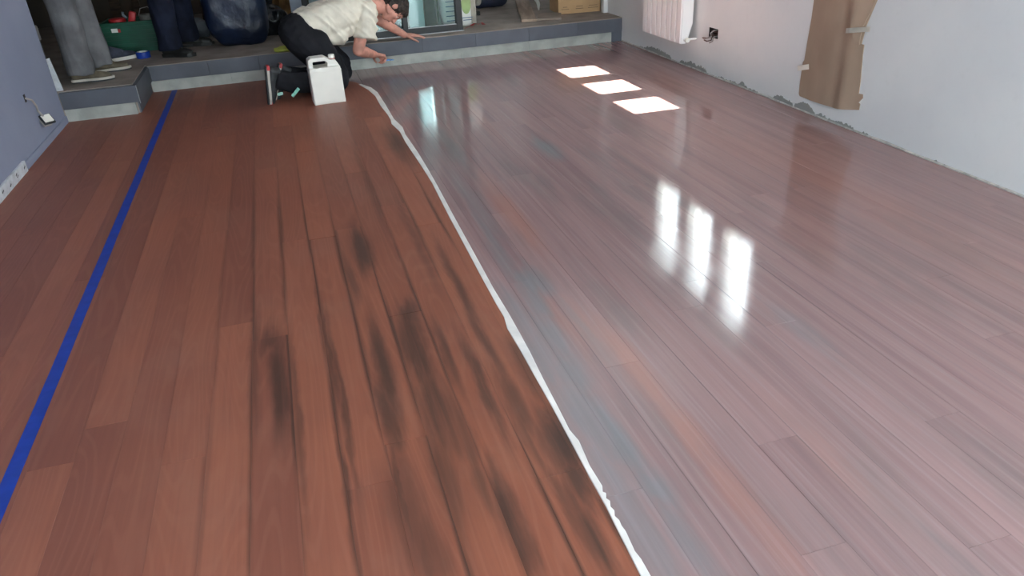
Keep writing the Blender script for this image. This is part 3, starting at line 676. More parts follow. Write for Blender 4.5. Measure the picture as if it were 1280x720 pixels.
hand(b, wrL, V((1.0, 0.20, -0.16)), V((-0.05, 0.05, -1)), V((0.1, -1, 0)), (0.02, 0.22, 0.12), 0.30)
skinobj('body', remesh(b, 0.0045, 3), 'skin', man)
face_parts(man, P_, R_, 1.04); hair(man, P_, R_, 1.04)
# t-shirt: torso shell with hanging belly folds, two open sleeves
t = MB(); dn = V((0, 0, -1))
wa = V((0.165, 5.99, 0.455))
for s_ in (-1, 1):
    o_ = V((0.02*-s_, 0.075*s_, 0))
    t.cone(wa+o_*0.9, 0.118, wst+o_, 0.125); t.cone(wst+o_, 0.125, chs+o_, 0.128); t.cone(chs+o_, 0.128, upc+o_*1.2+V((0.01, 0, 0)), 0.102)
    t.cone(wst+o_+V((0.05, 0, -0.06)), 0.085, chs+o_+V((0.02, 0, -0.05)), 0.10); t.cone(wa+o_+V((0.13, 0, -0.085)), 0.055, wst+o_+V((0.10, 0, -0.09)), 0.075)
t.cone(upc, 0.10, nk+V((0.005, 0, -0.012)), 0.072, 18, False)
t.cone(upc+V((0.03, -0.10, 0)), 0.098, shR+V((0, 0, 0.0)), 0.078); t.cone(upc+V((-0.03, 0.10, 0)), 0.098, shL, 0.078)
slR = (elR-shR).normalized(); slL = (elL-shL).normalized()
t.cone(shR, 0.078, shR+slR*0.205+V((0.034, -0.01, 0.0)), 0.088, 18, False); t.cone(shL, 0.078, shL+slL*0.15, 0.078, 18, False)
def tf(c):
    u_ = (c-wst).dot(V((0.87, 0.35, 0.1)))
    r_ = noise.noise(V((u_*16+c.z*9, c.y*3, c.z*3)))
    return 0.022*(0.42-abs(r_)*1.6)+0.004*noise.noise(c*30)
skinobj('t_shirt', remesh(t, 0.0065, 3, tf), 'cream cotton', man)
# trousers
t = MB()
for a, ra, c, rc, bl_ in ((pel+V((-0.005, -0.07, -0.01)), 0.122, pel+V((-0.005, 0.07, -0.01)), 0.122, True), (pel+V((0, -0.07, 0)), 0.12, wa+V((0.03, -0.06, 0)), 0.105, True), (pel+V((0, 0.07, 0)), 0.12, wa+V((0.03, 0.07, 0)), 0.105, True),
                          (hipR, 0.125, knR+V((-0.02, 0, 0.035)), 0.092, True), (hipL, 0.122, knL+V((-0.02, 0, 0.025)), 0.088, True), (hipR+V((0.09, 0, -0.04)), 0.11, knR+V((-0.02, 0, 0.06)), 0.09, True), (hipL+V((0.09, 0, -0.04)), 0.11, knL+V((-0.02, 0, 0.06)), 0.09, True),
                          (knR+V((-0.01, 0, 0.008)), 0.078, anR*0.75+knR*0.25+V((0, 0, -0.02)), 0.072, True), (knL+V((-0.01, 0, 0.004)), 0.078, anL*0.75+knL*0.25+V((0, 0, -0.02)), 0.072, True),
                          (anR*0.75+knR*0.25+V((0, 0, -0.02)), 0.072, anR+V((-0.01, 0, 0.0)), 0.070, False), (anL*0.75+knL*0.25+V((0, 0, -0.02)), 0.072, anL, 0.068, False)):
    t.cone(a, ra, c, rc, 16, bl_)
tm = remesh(t, 0.0075, 3, lambda c: 0.010*(0.4-abs(noise.noise(V((c.x*9+c.z*6, c.y*6, c.z*10))))*1.5))
for v in tm.vertices:
    if v.co.z < 0.003: v.co.z = 0.003
skinobj('trousers', tm, 'black cloth', man)
for (hx, tx, dy) in ((V((-0.165, 5.640, 0.268)), V((-0.195, 5.630, -0.012)), 0), (V((-0.075, 5.795, 0.250)), V((-0.165, 5.770, -0.008)), 0)):
    up = V((1, 0.12, 0)); R2, s2, off = shoe(man, hx, tx, up, 'shoe dark', 'sole pale', 0.275)
    for x0, x1 in ((-0.003, 0.030), (0.240, 0.278)):
        q = MB()
        for y_ in (-1, 1): q.rbox(R2((x0+x1)/2, y_*0.030*(0.75 if x0 > 0.1 else 0.9), 0.020), (x1-x0, 0.012, 0.020), 0.003, frame(tx-hx, up))
        q.rbox(R2(x1-0.006 if x0 > 0.1 else x0+0.006, 0, 0.020), (0.008, 0.05, 0.020), 0.003, frame(tx-hx, up))
        q.v = [v+off for v in q.v]; q.build('sole_tip', 'red rubber', s2)
for a, c in ((PY(366, 120, 5.60), PY(373, 111, 5.585)), (PY(348, 118, 5.60), PY(353, 117, 5.60))):
    m3 = frame(c-a, V((0, -1, 0.2))); MB().rbox((a+c)/2, ((c-a).length+0.01, 0.022, 0.006), 0.002, m3).build('reflective_strip', 'reflective', man, False, True)
# small blue scraper in his right hand
tp = V((0.770, 6.305, 0.090))
sc = thing('scraper', 'small bright blue scraper held in the kneeling person\'s fist', 'scraper', tp)
m3 = frame(V((0.75, 0.62, -0.15)), V((0, 0, 1)))
MB().rbox((0, 0, 0), (0.07, 0.014, 0.012), 0.004, m3).build('handle', 'sky blue', sc, True)
MB().rbox(m3 @ V((0.052, 0, 0)), (0.04, 0.034, 0.006), 0.0012, m3).build('blade', 'sky blue', sc)
# ---------- standing people on the platform
def stander(name, label, feet, hipc, hem_r, mats, toes, height=1.74, lean=V((0, 0, 0)), facing=V((1, 0, 0)), hem_z=0.075):
    base = (feet[0]+feet[1])/2; base.z = ZP
    root = thing(name, label, 'person', base); trouser, upper, sole, shirt = mats
    fx = facing.normalized(); sx = V((fx.y, -fx.x, 0))
    hz = ZP+0.90; hip = V((hipc[0], hipc[1], hz))
    b = MB(); tr = MB()
    for i, ft in enumerate(feet):
        s_ = 1 if (ft-hip).dot(sx) > 0 else -1
        hj = (hip+sx*s_*0.09)*0.4+V((ft.x, ft.y, hz))*0.6; an = ft+V((0, 0, 0.085)); kn = (hj+an)/2+fx*0.015; kn.z = ZP+0.48
        b.cone(hj, 0.085, kn, 0.056); b.cone(kn, 0.055, an, 0.036); b.cone(an+V((0, 0, -0.03)), 0.030, an+(toes[i]*0.10)+V((0, 0, -0.05)), 0.026)
        tr.cone(hj+V((0, 0, -0.02)), 0.115, kn, 0.092, 18); tr.cone(kn, 0.092, ft+V((0, 0, hem_z+0.02))+toes[i]*0.015, hem_r, 18, False); tr.cone(kn, 0.090, kn+V((0, 0, -0.1)), 0.09)
    tr.cone(hip+sx*0.07, 0.125, hip-sx*0.07, 0.125); tr.cone(hip+sx*0.07+zf*0.06, 0.12, hip-sx*0.07+zf*0.06, 0.12)
    chest = hip+zf*0.40+lean; nkb = hip+zf*0.56+lean*1.2; hd = hip+zf*0.70+lean*1.3+fx*0.02
    sh = MB()
    for s_ in (-1, 1):
        b.cone(hip+sx*s_*0.06, 0.10, chest+sx*s_*0.07, 0.105); b.cone(chest+sx*s_*0.07, 0.105, nkb+sx*s_*0.07-zf*0.06, 0.06)
        so3 = nkb+sx*s_*0.18-zf*0.07; el = so3-zf*0.28+sx*s_*0.05; wr3 = el-zf*0.20+fx*0.12
        b.cone(so3, 0.055, el, 0.040); b.cone(el, 0.040, wr3, 0.026); hand(b, wr3, V((0, 0, -1))+fx*0.4, -sx*s_, fx, (0.25, 0.35, 0.25))
        sh.cone(hip+sx*s_*0.07-zf*0.02, 0.128, chest+sx*s_*0.075, 0.122); sh.cone(chest+sx*s_*0.075, 0.122, nkb+sx*s_*0.07-zf*0.07, 0.075); sh.cone(nkb+sx*s_*0.07-zf*0.07, 0.075, so3, 0.068); sh.cone(so3, 0.068, so3*0.4+el*0.6, 0.066, 16, False)
    b.cone(nkb-zf*0.05, 0.06, hd-zf*0.06, 0.054)
    Pq, Rq = head(b, hd, (fx-zf*0.35), (zf+fx*0.35))
    skinobj('body', remesh(b, 0.0065, 3), 'skin', root); face_parts(root, Pq, Rq); hair(root, Pq, Rq)
    skinobj('shirt', remesh(sh, 0.010, 3, folds(0.006, (5, 5, 9))), shirt, root)
    skinobj('trousers', remesh(tr, 0.008, 3, lambda c: 0.012*(0.4-abs(noise.noise(V((c.x*10, c.y*10, c.z*4+c.x*4))))*1.4)), trouser, root)
    for ft, td in zip(feet, toes):
        shoe(root, ft-td*0.065, ft+td*0.2, V((0, 0, 1)), upper, sole)
    return root
fA1 = F(103, 103, ZP); fA2 = F(126, 91, ZP)
tA = (F(135, 99, ZP)-F(100, 103, ZP)).normalized()
stander('person', 'person in loose grey trousers and khaki canvas shoes standing beside the blue-grey wall', [fA1, fA2], ((fA1.x+fA2.x)/2-0.05, (fA1.y+fA2.y)/2), 0.090,
        ('grey trousers', 'khaki canvas', 'sole pale', 'grey shirt'), [tA, (tA+V((0.0, 0.18, 0))).normalized()], facing=V((0.85, 0.3, 0)), hem_z=0.035)
fB1 = F(214, 71, ZP); fB2 = F(236, 58, ZP)
stander('person', 'person in dark navy jeans and black shoes standing between green crate and blue sack', [fB1, fB2], ((fB1.x+fB2.x)/2+0.0, (fB1.y+fB2.y)/2+0.02), 0.092,
        ('navy denim', 'dark leather', 'dark leather', 'navy denim'), [V((0.85, -0.35, 0)).normalized(), V((0.95, -0.1, 0)).normalized()], facing=V((0.9, -0.2, 0)), hem_z=0.035)
# ================================================================== THINGS ON THE PLATFORM
def blob(c, size, e=0.6, amp=0.02, sc=5.0, seed=0.0, sub=4, m=None, flat=True, taper=0.0):
    mb = MB(); bm = bmesh.new(); bmesh.ops.create_icosphere(bm, subdivisions=sub, radius=1); bm.verts.index_update(); pts = []
    for v in bm.verts:
        p = V([math.copysign(abs(q)**e, q) for q in v.co]); k = 1-taper*(0.5-0.5*p.z)
        p = V((p.x*size[0]/2*k, p.y*size[1]/2*k, p.z*size[2]/2))
        n = noise.noise(p*sc+V((seed, seed, seed)))
        p += v.co*amp*(1-2.2*abs(n))
        if flat: p.z = max(p.z, -size[2]/2)
        pts.append(V(c)+(m @ p if m else p)+V((0, 0, size[2]/2)))
    mb.poly(pts, [[v.index for v in f.verts] for f in bm.faces]); bm.free(); return mb
# loose sneaker
p0 = F(131, 79, ZP); p1 = F(166, 72, ZP)
sn = thing('sneaker', 'navy sneaker with thick white sole lying beside the green crate', 'shoe', (p0+p1)/2)
shoe(sn, p0, p1, V((0, 0, 1)), 'navy canvas', 'white plastic', 0.28, 'lace grey', 'sneaker', False)
# roll of blue tape
p0 = F(180, 72, ZP)
rt = thing('tape_roll', 'roll of blue masking tape lying flat in front of the green crate', 'tape roll', p0)
MB().lathe([(0.038, 0.0), (0.053, 0.0), (0.054, 0.002), (0.054, 0.046), (0.053, 0.048), (0.041, 0.048)], 28, None, False).build('tape', 'blue tape', rt, True)
MB().lathe([(0.037, 0.0), (0.041, 0.0), (0.041, 0.049), (0.037, 0.049), (0.037, 0.0)], 28, None, False).build('core', 'paper white', rt, True)
# green crate and what is in it
c0, c1 = F(136, 68, ZP), F(203, 62, ZP)
ax = (c1-c0); cl = ax.length; ang = math.atan2(ax.y, ax.x); cwd = 0.34; chg = 0.235
cr = thing('crate', 'open green plastic crate with ribbed sides behind the sneaker and tape roll', 'crate', (c0+c1)/2+Rz(ang) @ V((0, cwd/2, 0)), ang)
q = MB().bb((-cl/2, -cwd/2, 0), (cl/2, cwd/2, 0.012)); q.build('base', 'green plastic', cr)
for nm, a, b_ in (('side_panel', (-cl/2, -cwd/2, 0.012), (cl/2, -cwd/2+0.008, chg)), ('side_panel', (-cl/2, cwd/2-0.008, 0.012), (cl/2, cwd/2, chg)), ('end_panel', (-cl/2, -cwd/2+0.008, 0.012), (-cl/2+0.008, cwd/2-0.008, chg)), ('end_panel', (cl/2-0.008, -cwd/2+0.008, 0.012), (cl/2, cwd/2-0.008, chg))):
    MB().bb(a, b_).build(nm, 'green plastic', cr)
for i in range(6):
    z = 0.03+i*0.034
    q = MB().bb((-cl/2-0.005, -cwd/2-0.006, z), (cl/2+0.005, -cwd/2, z+0.008)); q.bb((-cl/2-0.006, -cwd/2, z), (-cl/2, cwd/2, z+0.008)); q.build('rib', 'green plastic', cr)
q = MB()
for y in (-1, 1): q.rbox((0, y*(cwd/2), chg), (cl+0.03, 0.024, 0.02), 0.004)
for x in (-1, 1): q.rbox((x*(cl/2), 0, chg), (0.024, cwd-0.02, 0.02), 0.004)
q.build('rim', 'green plastic', cr)
MB().rbox((-cl/2+0.10, -cwd/2-0.008, 0.185), (0.05, 0.003, 0.032), 0.001).build('sticker', 'paper white', cr)
MB().rbox((-cl/2+0.135, -cwd/2-0.008, 0.182), (0.022, 0.003, 0.028), 0.001).build('sticker', 'red rubber', cr)
def incrate(x, y, z=0.0): return cr.location+Rz(ang) @ V((x, y, z))
pr = thing('paint_pot', 'round pot with red lid lying in the green crate', 'pot', incrate(-cl/2+0.10, 0.0, 0.014))
MB().lathe([(0.055, 0), (0.062, 0.01), (0.065, 0.215), (0.066, 0.22)], 24).build('pot_body', 'dull grey', pr, True)
MB().lathe([(0.069, 0.218), (0.069, 0.240), (0.062, 0.246), (0.0, 0.247)], 24, None, False).build('lid', 'red rubber', pr, True)
sg = thing('spray_gun', 'red and grey hand tool sticking up out of the green crate', 'tool', incrate(-cl/2+0.225, -0.06, 0.014))
MB().rbox((0, 0, 0.11), (0.05, 0.05, 0.22), 0.012).build('tool_body', 'dull grey', sg, True)
MB().rbox((0.012, 0, 0.25), (0.055, 0.04, 0.10), 0.012, Matrix.Rotation(0.3, 3, 'Y')).build('tool_head', 'red rubber', sg, True)
MB().tube([(-0.03, 0, 0.25), (-0.055, 0, 0.275), (-0.05, 0, 0.30)], 0.012, 8).build('nozzle', 'grey blue film', sg, True)
bk = thing('tub', 'dull grey tub standing in the green crate beside the red tool', 'tub', incrate(-cl/2+0.345, 0.0, 0.014))
MB().lathe([(0.05, 0), (0.053, 0.004), (0.066, 0.25), (0.070, 0.252), (0.070, 0.26), (0.062, 0.258), (0.049, 0.01)], 24, None, False).build('tub_body', 'dull grey', bk, True)
MB().tube([(-0.068, 0, 0.25), (-0.04, 0, 0.31), (0.02, 0, 0.32), (0.068, 0, 0.25)], 0.003, 6).build('tub_handle', 'wire grey', bk, True)
# things in the dark behind crate and people
for i, (px, py, hgt, wd, lab) in enumerate(((150, 30, 0.75, 0.10, 'dark timber offcut leaning behind the green crate, widest of the three'), (176, 28, 0.62, 0.07, 'dark timber offcut leaning behind the green crate, middle height of the three'), (258, 26, 0.9, 0.06, 'dark timber offcut leaning behind the blue sack'))):
    p = F(px, py, ZP); q = MB().rbox((0, 0, hgt/2), (wd, 0.03, hgt), 0.004, Matrix.Rotation(0.10, 3, 'X'))
    o = q.build('timber_offcut', 'dark timber'); o.location = p+V((0, 0, 0.002)); tag(o, lab, 'timber')
p = F(250, 46, ZP); o = blob((0, 0, 0), (0.18, 0.16, 0.15), 0.8, 0.03, 9, 2.0, 4).build('crumpled_film', 'grey blue film', None, True, False, 180); o.location = p; tag(o, 'crumpled grey-blue plastic film between the navy jeans and the blue sack', 'plastic film')
p = F(230, 46, ZP); yb = thing('filler_pot', 'small yellow pot standing behind the navy jeans', 'pot', p+V((0.0, 0.06, 0)))
MB().lathe([(0.03, 0), (0.033, 0.004), (0.035, 0.075), (0.030, 0.080)], 18).build('pot_body', 'yellow', yb, True); MB().lathe([(0.036, 0.078), (0.036, 0.092), (0.0, 0.094)], 18, None, False).build('lid', 'dull grey', yb, True)
# big dark blue sack
p = (F(272, 61, ZP)+F(328, 57, ZP))/2; sk = thing('rubbish_sack', 'full dark blue rubbish sack standing upright near the platform edge', 'sack', p+V((0.015, 0.21, 0)))
blob((0, 0, 0), (0.50, 0.40, 0.66), 0.42, 0.020, 5.5, 5.0, 5, None, True, 0.06).build('sack_body', 'blue sack', sk, True, False, 180)
MB().lathe([(0.14, 0.65), (0.05, 0.685), (0.035, 0.70), (0.07, 0.74), (0.085, 0.78)], 20, None, False).build('tied_neck', 'blue sack', sk, True)
# black bag and brown paper beside it
p = F(338, 46, ZP); bb_ = thing('bin_bag', 'small glossy black bag slumped between the blue sack and the kneeling person', 'bag', p+V((0.045, 0.16, 0)))
blob((0, 0, 0), (0.23, 0.26, 0.24), 0.75, 0.030, 8, 9.0, 5).build('bag_body', 'black bag', bb_, True, False, 180)
MB().lathe([(0.05, 0.225), (0.02, 0.255), (0.03, 0.285), (0.045, 0.30)], 14, None, False).build('knot', 'black bag', bb_, True)
def crumple(name, a, b_, h, base, material, label, seed, amp=0.05, tip=1.0):     # standing sheet of crumpled card with thickness
    bm = bmesh.new(); N, Mm = 14, 14; g = []
    for i in range(N+1):
        for j in range(Mm+1):
            u, v = i/N, j/Mm; x = a+(b_-a)*(0.5+(u-0.5)*(tip+(1-tip)*v)); z = h*v*(1+0.12*noise.noise((u*3, seed, 0)))
            y = amp*noise.noise((u*3+seed, v*3, seed))+amp*0.5*noise.noise((u*8, v*8, seed))+0.20*v*h
            g.append(bm.verts.new((x+0.03*noise.noise((v*4, seed, 2)), y, z)))
    for i in range(N):
        for j in range(Mm): bm.faces.new((g[i*(Mm+1)+j], g[(i+1)*(Mm+1)+j], g[(i+1)*(Mm+1)+j+1], g[i*(Mm+1)+j+1]))
    bmesh.ops.solidify(bm, geom=list(bm.faces), thickness=0.004)
    zmin = min(v.co.z for v in bm.verts)
    for v in bm.verts: v.co.z -= zmin
    me = bpy.data.meshes.new(name); bm.to_mesh(me); bm.free()
    o = link(name, me, material); o.location = base; tag(o, label, 'cardboard'); return o
p = F(350, 38, ZP); crumple('cardboard_scrap', -0.14, 0.13, 0.62, p+V((0.03, 0.38, 0)), 'brown paper', 'torn brown cardboard standing behind the small black bag', 1.7)
p = F(330, 32, ZP); crumple('cardboard_scrap', -0.22, 0.16, 0.5, p+V((0.0, 0.62, 0)), 'dark timber', 'dark stained cardboard sheet leaning behind the blue sack', 4.1)
p = F(356, 65, ZP); o = blob((0, 0, 0), (0.16, 0.12, 0.030), 0.9, 0.010, 16, 3.0, 4).build('cleaning_cloth', 'yellow green cloth', None, True, False, 180); o.location = p+V((0.0, 0.05, 0.0)); tag(o, 'yellow-green cloth lying on platform edge behind the kneeling person', 'cloth')
# dark window unit standing on the platform edge
ra, rb = F(474, 48.5, ZP), F(577, 38, ZP); wy = (ra.y+rb.y)/2+0.02
xr_, xl_ = PY(577, 30, wy).x, PY(377, 4, wy).x; xm = PY(506, 30, wy).x; wh = 1.15; bt = 0.045
wu = thing('window_unit', 'dark grey aluminium window unit with two panes standing on the platform edge', 'window', ((xl_+xr_)/2, wy, ZP)); wc = (xl_+xr_)/2
for nm, x, wd in (('stile', xl_+bt/2, bt), ('stile', xr_-bt/2, bt+0.01), ('mullion', xm, bt)): MB().rbox((x-wc, 0, wh/2), (wd, 0.06, wh), 0.004).build(nm, 'aluminium dark', wu)
for nm, z in (('bottom_rail', 0.028), ('top_rail', wh-0.028)):
    MB().rbox(((xl_+xr_)/2-wc, 0, z), (xr_-xl_-2*bt-0.004, 0.055, 0.056), 0.004).build(nm, 'aluminium dark', wu)
for a, b_ in ((xl_+bt, xm-bt/2), (xm+bt/2, xr_-bt)):
    MB().bb((a-wc, -0.004, 0.056), (b_-wc, 0.004, wh-0.056)).build('pane', 'sash glass', wu)
    MB().bb((a-wc, -0.018, 0.052), (b_-wc, -0.006, 0.060)).build('glazing_bead', 'aluminium edge', wu)
MB().bb((xl_-wc-0.01, -0.045, 0.0), (xr_-wc+0.01, -0.031, 0.006)).build('sill_strip', 'aluminium edge', wu)
# sheets and boards stood behind the window unit
def upright(name, xa, xb, row, Y, hgt, th, material, label, cat, lean=0.0):
    a, c = PY(xa, row, Y).x, PY(xb, row, Y).x
    o = MB().rbox((0, 0, hgt/2), (c-a, th, hgt), min(0.003, th/4), Matrix.Rotation(-lean, 3, 'X')).build(name, material); o.location = ((a+c)/2, Y, ZP+0.001); return tag(o, label, cat)
upright('plastic_sheet', 511, 530, 18, wy+0.12, 0.95, 0.008, 'cloudy plastic', 'cloudy pale plastic sheet standing behind the right pane of the window unit', 'sheet')
upright('fibre_board', 531.5, 545, 18, wy+0.16, 0.80, 0.018, 'grey board', 'narrow grey-brown board standing behind the window unit beside the plastic sheet', 'board')
upright('insulation_panel', 546.5, 561, 18, wy+0.40, 0.70, 0.04, 'pale green', 'pale green panel standing between grey-brown board and white printed sack', 'panel')
upright('plasterboard_sheet', 362, 377, 3, wy+0.42, 0.85, 0.0125, 'blue white board', 'pale blue-grey board standing left behind the window unit, next to the torn brown cardboard', 'board')
upright('plasterboard_sheet', 386, 425, 3, wy+0.30, 0.80, 0.0125, 'lilac white board', 'whitish board standing behind the left pane of the window unit', 'board')
upright('plastic_sheet', 462, 501, 25, wy+0.20, 0.70, 0.008, 'cloudy plastic', 'cloudy pale plastic sheet standing behind the left pane of the window unit', 'sheet')
# white printed sack behind the window unit
pa, pb = F(556, 30, ZP), F(598, 24, ZP); sp_ = (pa+pb)/2
ps = thing('plaster_sack', 'white paper sack with green and blue print standing behind the window unit', 'sack', (sp_.x, wy+0.24, ZP))
sx0 = PY(553, 20, wy+0.17).x-sp_.x; sx1 = PY(596, 20, wy+0.17).x-sp_.x; sw = sx1-sx0; scx = (sx0+sx1)/2
blob((scx, 0, 0), (sw, 0.14, 0.55), 0.42, 0.010, 7, 7.0, 5).build('sack_body', 'paper white', ps, True, False, 180)
yf = -0.078
for i, z in enumerate((0.06, 0.10, 0.14, 0.18, 0.22, 0.30, 0.34)): MB().rbox((scx-sw*0.24, yf, z), (sw*0.30, 0.004, 0.008), 0.001).build('print_line', 'print blue', ps)
for z, wd in ((0.055, 0.26), (0.075, 0.30)): MB().rbox((scx+sw*0.22, yf, z), (sw*wd, 0.004, 0.007), 0.001).build('print_line', 'print blue', ps)
MB().ico((scx+sw*0.20, yf, 0.19), 1, 3, None, (sw*0.14, 0.006, 0.085)).build('print_patch', 'print green', ps, True)
MB().rbox((scx+sw*0.40, yf+0.002, 0.15), (sw*0.14, 0.004, 0.26), 0.001).build('print_band', 'beige cloth', ps)
# small dark block and red scraps
p = F(598, 19, ZP); o = MB().rbox((0, 0, 0.018), (0.03, 0.05, 0.036), 0.006).build('rubber_wedge', 'dark leather'); o.location = p; tag(o, 'tiny black wedge on platform floor beside the white printed sack', 'wedge')
def ribbon(pts, wd, material, name, label):
    bm = bmesh.new(); prev = None
    for i, p in enumerate(pts):
        d_ = (V(pts[min(i+1, len(pts)-1)])-V(pts[max(i-1, 0)])).normalized(); n = V((-d_.y, d_.x, 0))*wd/2
        row = [bm.verts.new(V(p)+n), bm.verts.new(V(p)-n)]
        if prev: bm.faces.new((prev[0], prev[1], row[1], row[0]))
        prev = row
    bmesh.ops.solidify(bm, geom=list(bm.faces), thickness=0.003)
    me = bpy.data.meshes.new(name); bm.to_mesh(me); bm.free(); o = link(name, me, material); return tag(o, label, 'strap')
def onp(*q): return [F(x, y, ZP)+V((0, 0, dz)) for x, y, dz in q]
ribbon(onp((589, 32.5, 0.004), (594, 30.5, 0.012), (598, 31.5, 0.006), (602, 30, 0.014), (605, 31.5, 0.004)), 0.035, 'red rubber', 'red_strap', 'crumpled red strap on the platform beside the window unit, the larger one')
ribbon(onp((581, 36, 0.004), (586, 35, 0.010), (591, 35, 0.004)), 0.018, 'red rubber', 'red_strap', 'thin red strap scrap touching the corner of the window unit')
# tool bag
pa, pb = F(592, 10.5, ZP), F(638, 10, ZP); c = (pa+pb)/2
tb_ = thing('tool_bag', 'navy nylon tool bag with beige end panel standing on platform behind the red strap', 'bag', c+V((0, 0.14, 0)))
bw = (pb-pa).length
blob((0, 0, 0), (bw, 0.26, 0.30), 0.55, 0.012, 7, 11.0, 5).build('bag_body', 'navy nylon', tb_, True, False, 180)
blob((-bw*0.34, -0.03, 0.03), (bw*0.20, 0.24, 0.24), 0.6, 0.008, 7, 13.0, 4).build('end_panel', 'beige cloth', tb_, True, False, 180)
blob((bw*0.02, -0.115, 0.08), (bw*0.34, 0.06, 0.14), 0.6, 0.006, 9, 12.0, 4).build('front_pocket', 'dull grey', tb_, True, False, 180)
MB().tube([(-0.10, 0, 0.28), (-0.08, 0, 0.38), (0.08, 0, 0.38), (0.10, 0, 0.28)], 0.010, 8).build('handle', 'dark leather', tb_, True)
# loose board lying back across the platform
a0, a1 = F(653, 28.5, ZP), F(670, 26, ZP); dirb = (F(646, 6, ZP)-F(653, 28.5, ZP)); L = 1.5
dirb.z = 0; dirb.normalize(); wdt = (a1-a0).length*0.95; mid = (a0+a1)/2
o = MB().rbox((0, L/2, 0.011), (wdt, L, 0.022), 0.002).build('loose_board', 'board wood'); o.location = mid; o.rotation_euler = (0.0, 0, math.atan2(dirb.y, dirb.x)-math.pi/2)
tag(o, 'short brown board lying on the platform floor pointing at the edge', 'board')
o2 = MB().rbox((0, 0.17, 0.008), (0.22, 0.34, 0.016), 0.002).build('fibreboard_offcut', 'dusty board'); q = F(683, 25, ZP); o2.location = q+V((0.02, -0.02, 0)); o2.rotation_euler = (0, 0, -0.35)
tag(o2, 'flat dusty board offcut lying beside the short brown board', 'board')
o = crumple('paper_wrap', -0.05, 0.06, 0.34, F(672, 14, ZP)+V((0.02, 0.05, 0)), 'paper white', 'crumpled pale paper standing between the short board and cardboard box', 6.3, 0.015, 0.12); o['category'] = 'paper'
# cardboard box with printed lines
x0, x1 = F(698, 18.2, ZP), F(752, 14.5, ZP); bx = (x1-x0); ang = math.atan2(bx.y, bx.x)*0.5; bl2 = bx.length
bo = thing('cardboard_box', 'closed brown cardboard box with dark printed lines standing by the white wall', 'box', x0, ang)
MB().rbox((bl2/2, 0.17, 0.15), (bl2, 0.34, 0.30), 0.004).build('carton', 'box card', bo)
for s_, y in ((0, 0.0865), (1, 0.2535)): MB().rbox((bl2/2, y, 0.3015), (bl2-0.004, 0.164, 0.003), 0.001).build('flap', 'box card', bo)
for cx_, ws in ((0.16, (0.18, 0.10)), (0.50, (0.18, 0.16)), (0.82, (0.24, 0.20))):
    for i, wd in enumerate(ws): MB().rbox((bl2*cx_, -0.0005, 0.040+i*0.020), (bl2*wd, 0.002, 0.005), 0.0005).build('print_line', 'print brown', bo)
for i, wd in enumerate((0.30, 0.36, 0.28)): MB().rbox((bl2*0.28, -0.0005, 0.135+i*0.022), (bl2*wd, 0.002, 0.008), 0.0005).build('print_line', 'print brown', bo)
MB().rbox((bl2/2, 0.17, 0.304), (bl2, 0.05, 0.002), 0.0005).build('packing_tape', 'cream tape', bo)
# white upright trim on the right wall past the platform edge
q = F(760, 15, ZP); struct(MB().rbox((XR-0.02, min(q.y, 7.6), 0.95), (0.04, 0.06, 1.5), 0.004).build('trim_4', 'white lacquer'))
# ================================================================== THINGS ON THE WALLS
# radiator of eight aluminium sections
XF = XR-0.125
ya, yb2 = PX(802.5, 38, XF).y, PX(850, 55, XF).y; zb = (PX(802.5, 39, XF).z+PX(850, 55, XF).z)/2
n = 8; sec = (ya-yb2)/n; rh = 0.58
rad = thing('radiator', 'white aluminium radiator of eight sections mounted low on the white wall', 'radiator', (XR, (ya+yb2)/2, zb)); yc = (ya+yb2)/2
for i in range(n):
    y = yb2+(i+0.5)*sec-yc
    s1 = MB().rbox((-0.105, y, rh/2), (0.040, sec-0.019, rh), 0.004)
    s1.build('section_front', 'white lacquer', rad)
    pr_ = [(-0.117, 0.0), (-0.075, 0.0), (-0.052, 0.055), (-0.040, 0.085), (-0.036, 0.13), (-0.036, rh-0.09), (-0.060, rh-0.015), (-0.117, rh-0.005)]
    MB().prism(pr_, 0.020, lambda u, v, w_: V((u, y-0.010+w_, v))).build('section_web', 'white lacquer', rad)
for z in (0.045, rh-0.05): MB().tube([(-0.085, -sec*n/2+0.004, z), (-0.085, sec*n/2-0.004, z)], 0.020, 14).build('header_pipe', 'white lacquer', rad, True)
pr_ = [(-0.117, 0.0), (-0.080, 0.0), (-0.058, 0.05), (-0.030, 0.14), (-0.030, rh-0.09), (-0.060, rh-0.015), (-0.117, rh-0.005)]
MB().prism(pr_, 0.006, lambda u, v, w_: V((u, -sec*n/2+0.001+w_, v))).build('end_panel', 'white lacquer', rad)
va = MB().tube([(-0.085, -sec*n/2+0.004, 0.030), (-0.085, -sec*n/2-0.022, 0.030)], 0.014, 14); va.build('valve_body', 'white lacquer', rad, True)
MB().tube([(-0.085, -sec*n/2-0.020, 0.030), (-0.085, -sec*n/2-0.042, 0.030)], 0.017, 18).build('valve_knob', 'white plastic', rad, True)
MB().tube([(-0.085, -sec*n/2-0.012, 0.030), (-0.05, -sec*n/2-0.012, 0.030), (0.0, -sec*n/2-0.012, 0.030)], 0.008, 10).build('supply_pipe', 'white lacquer', rad, True)
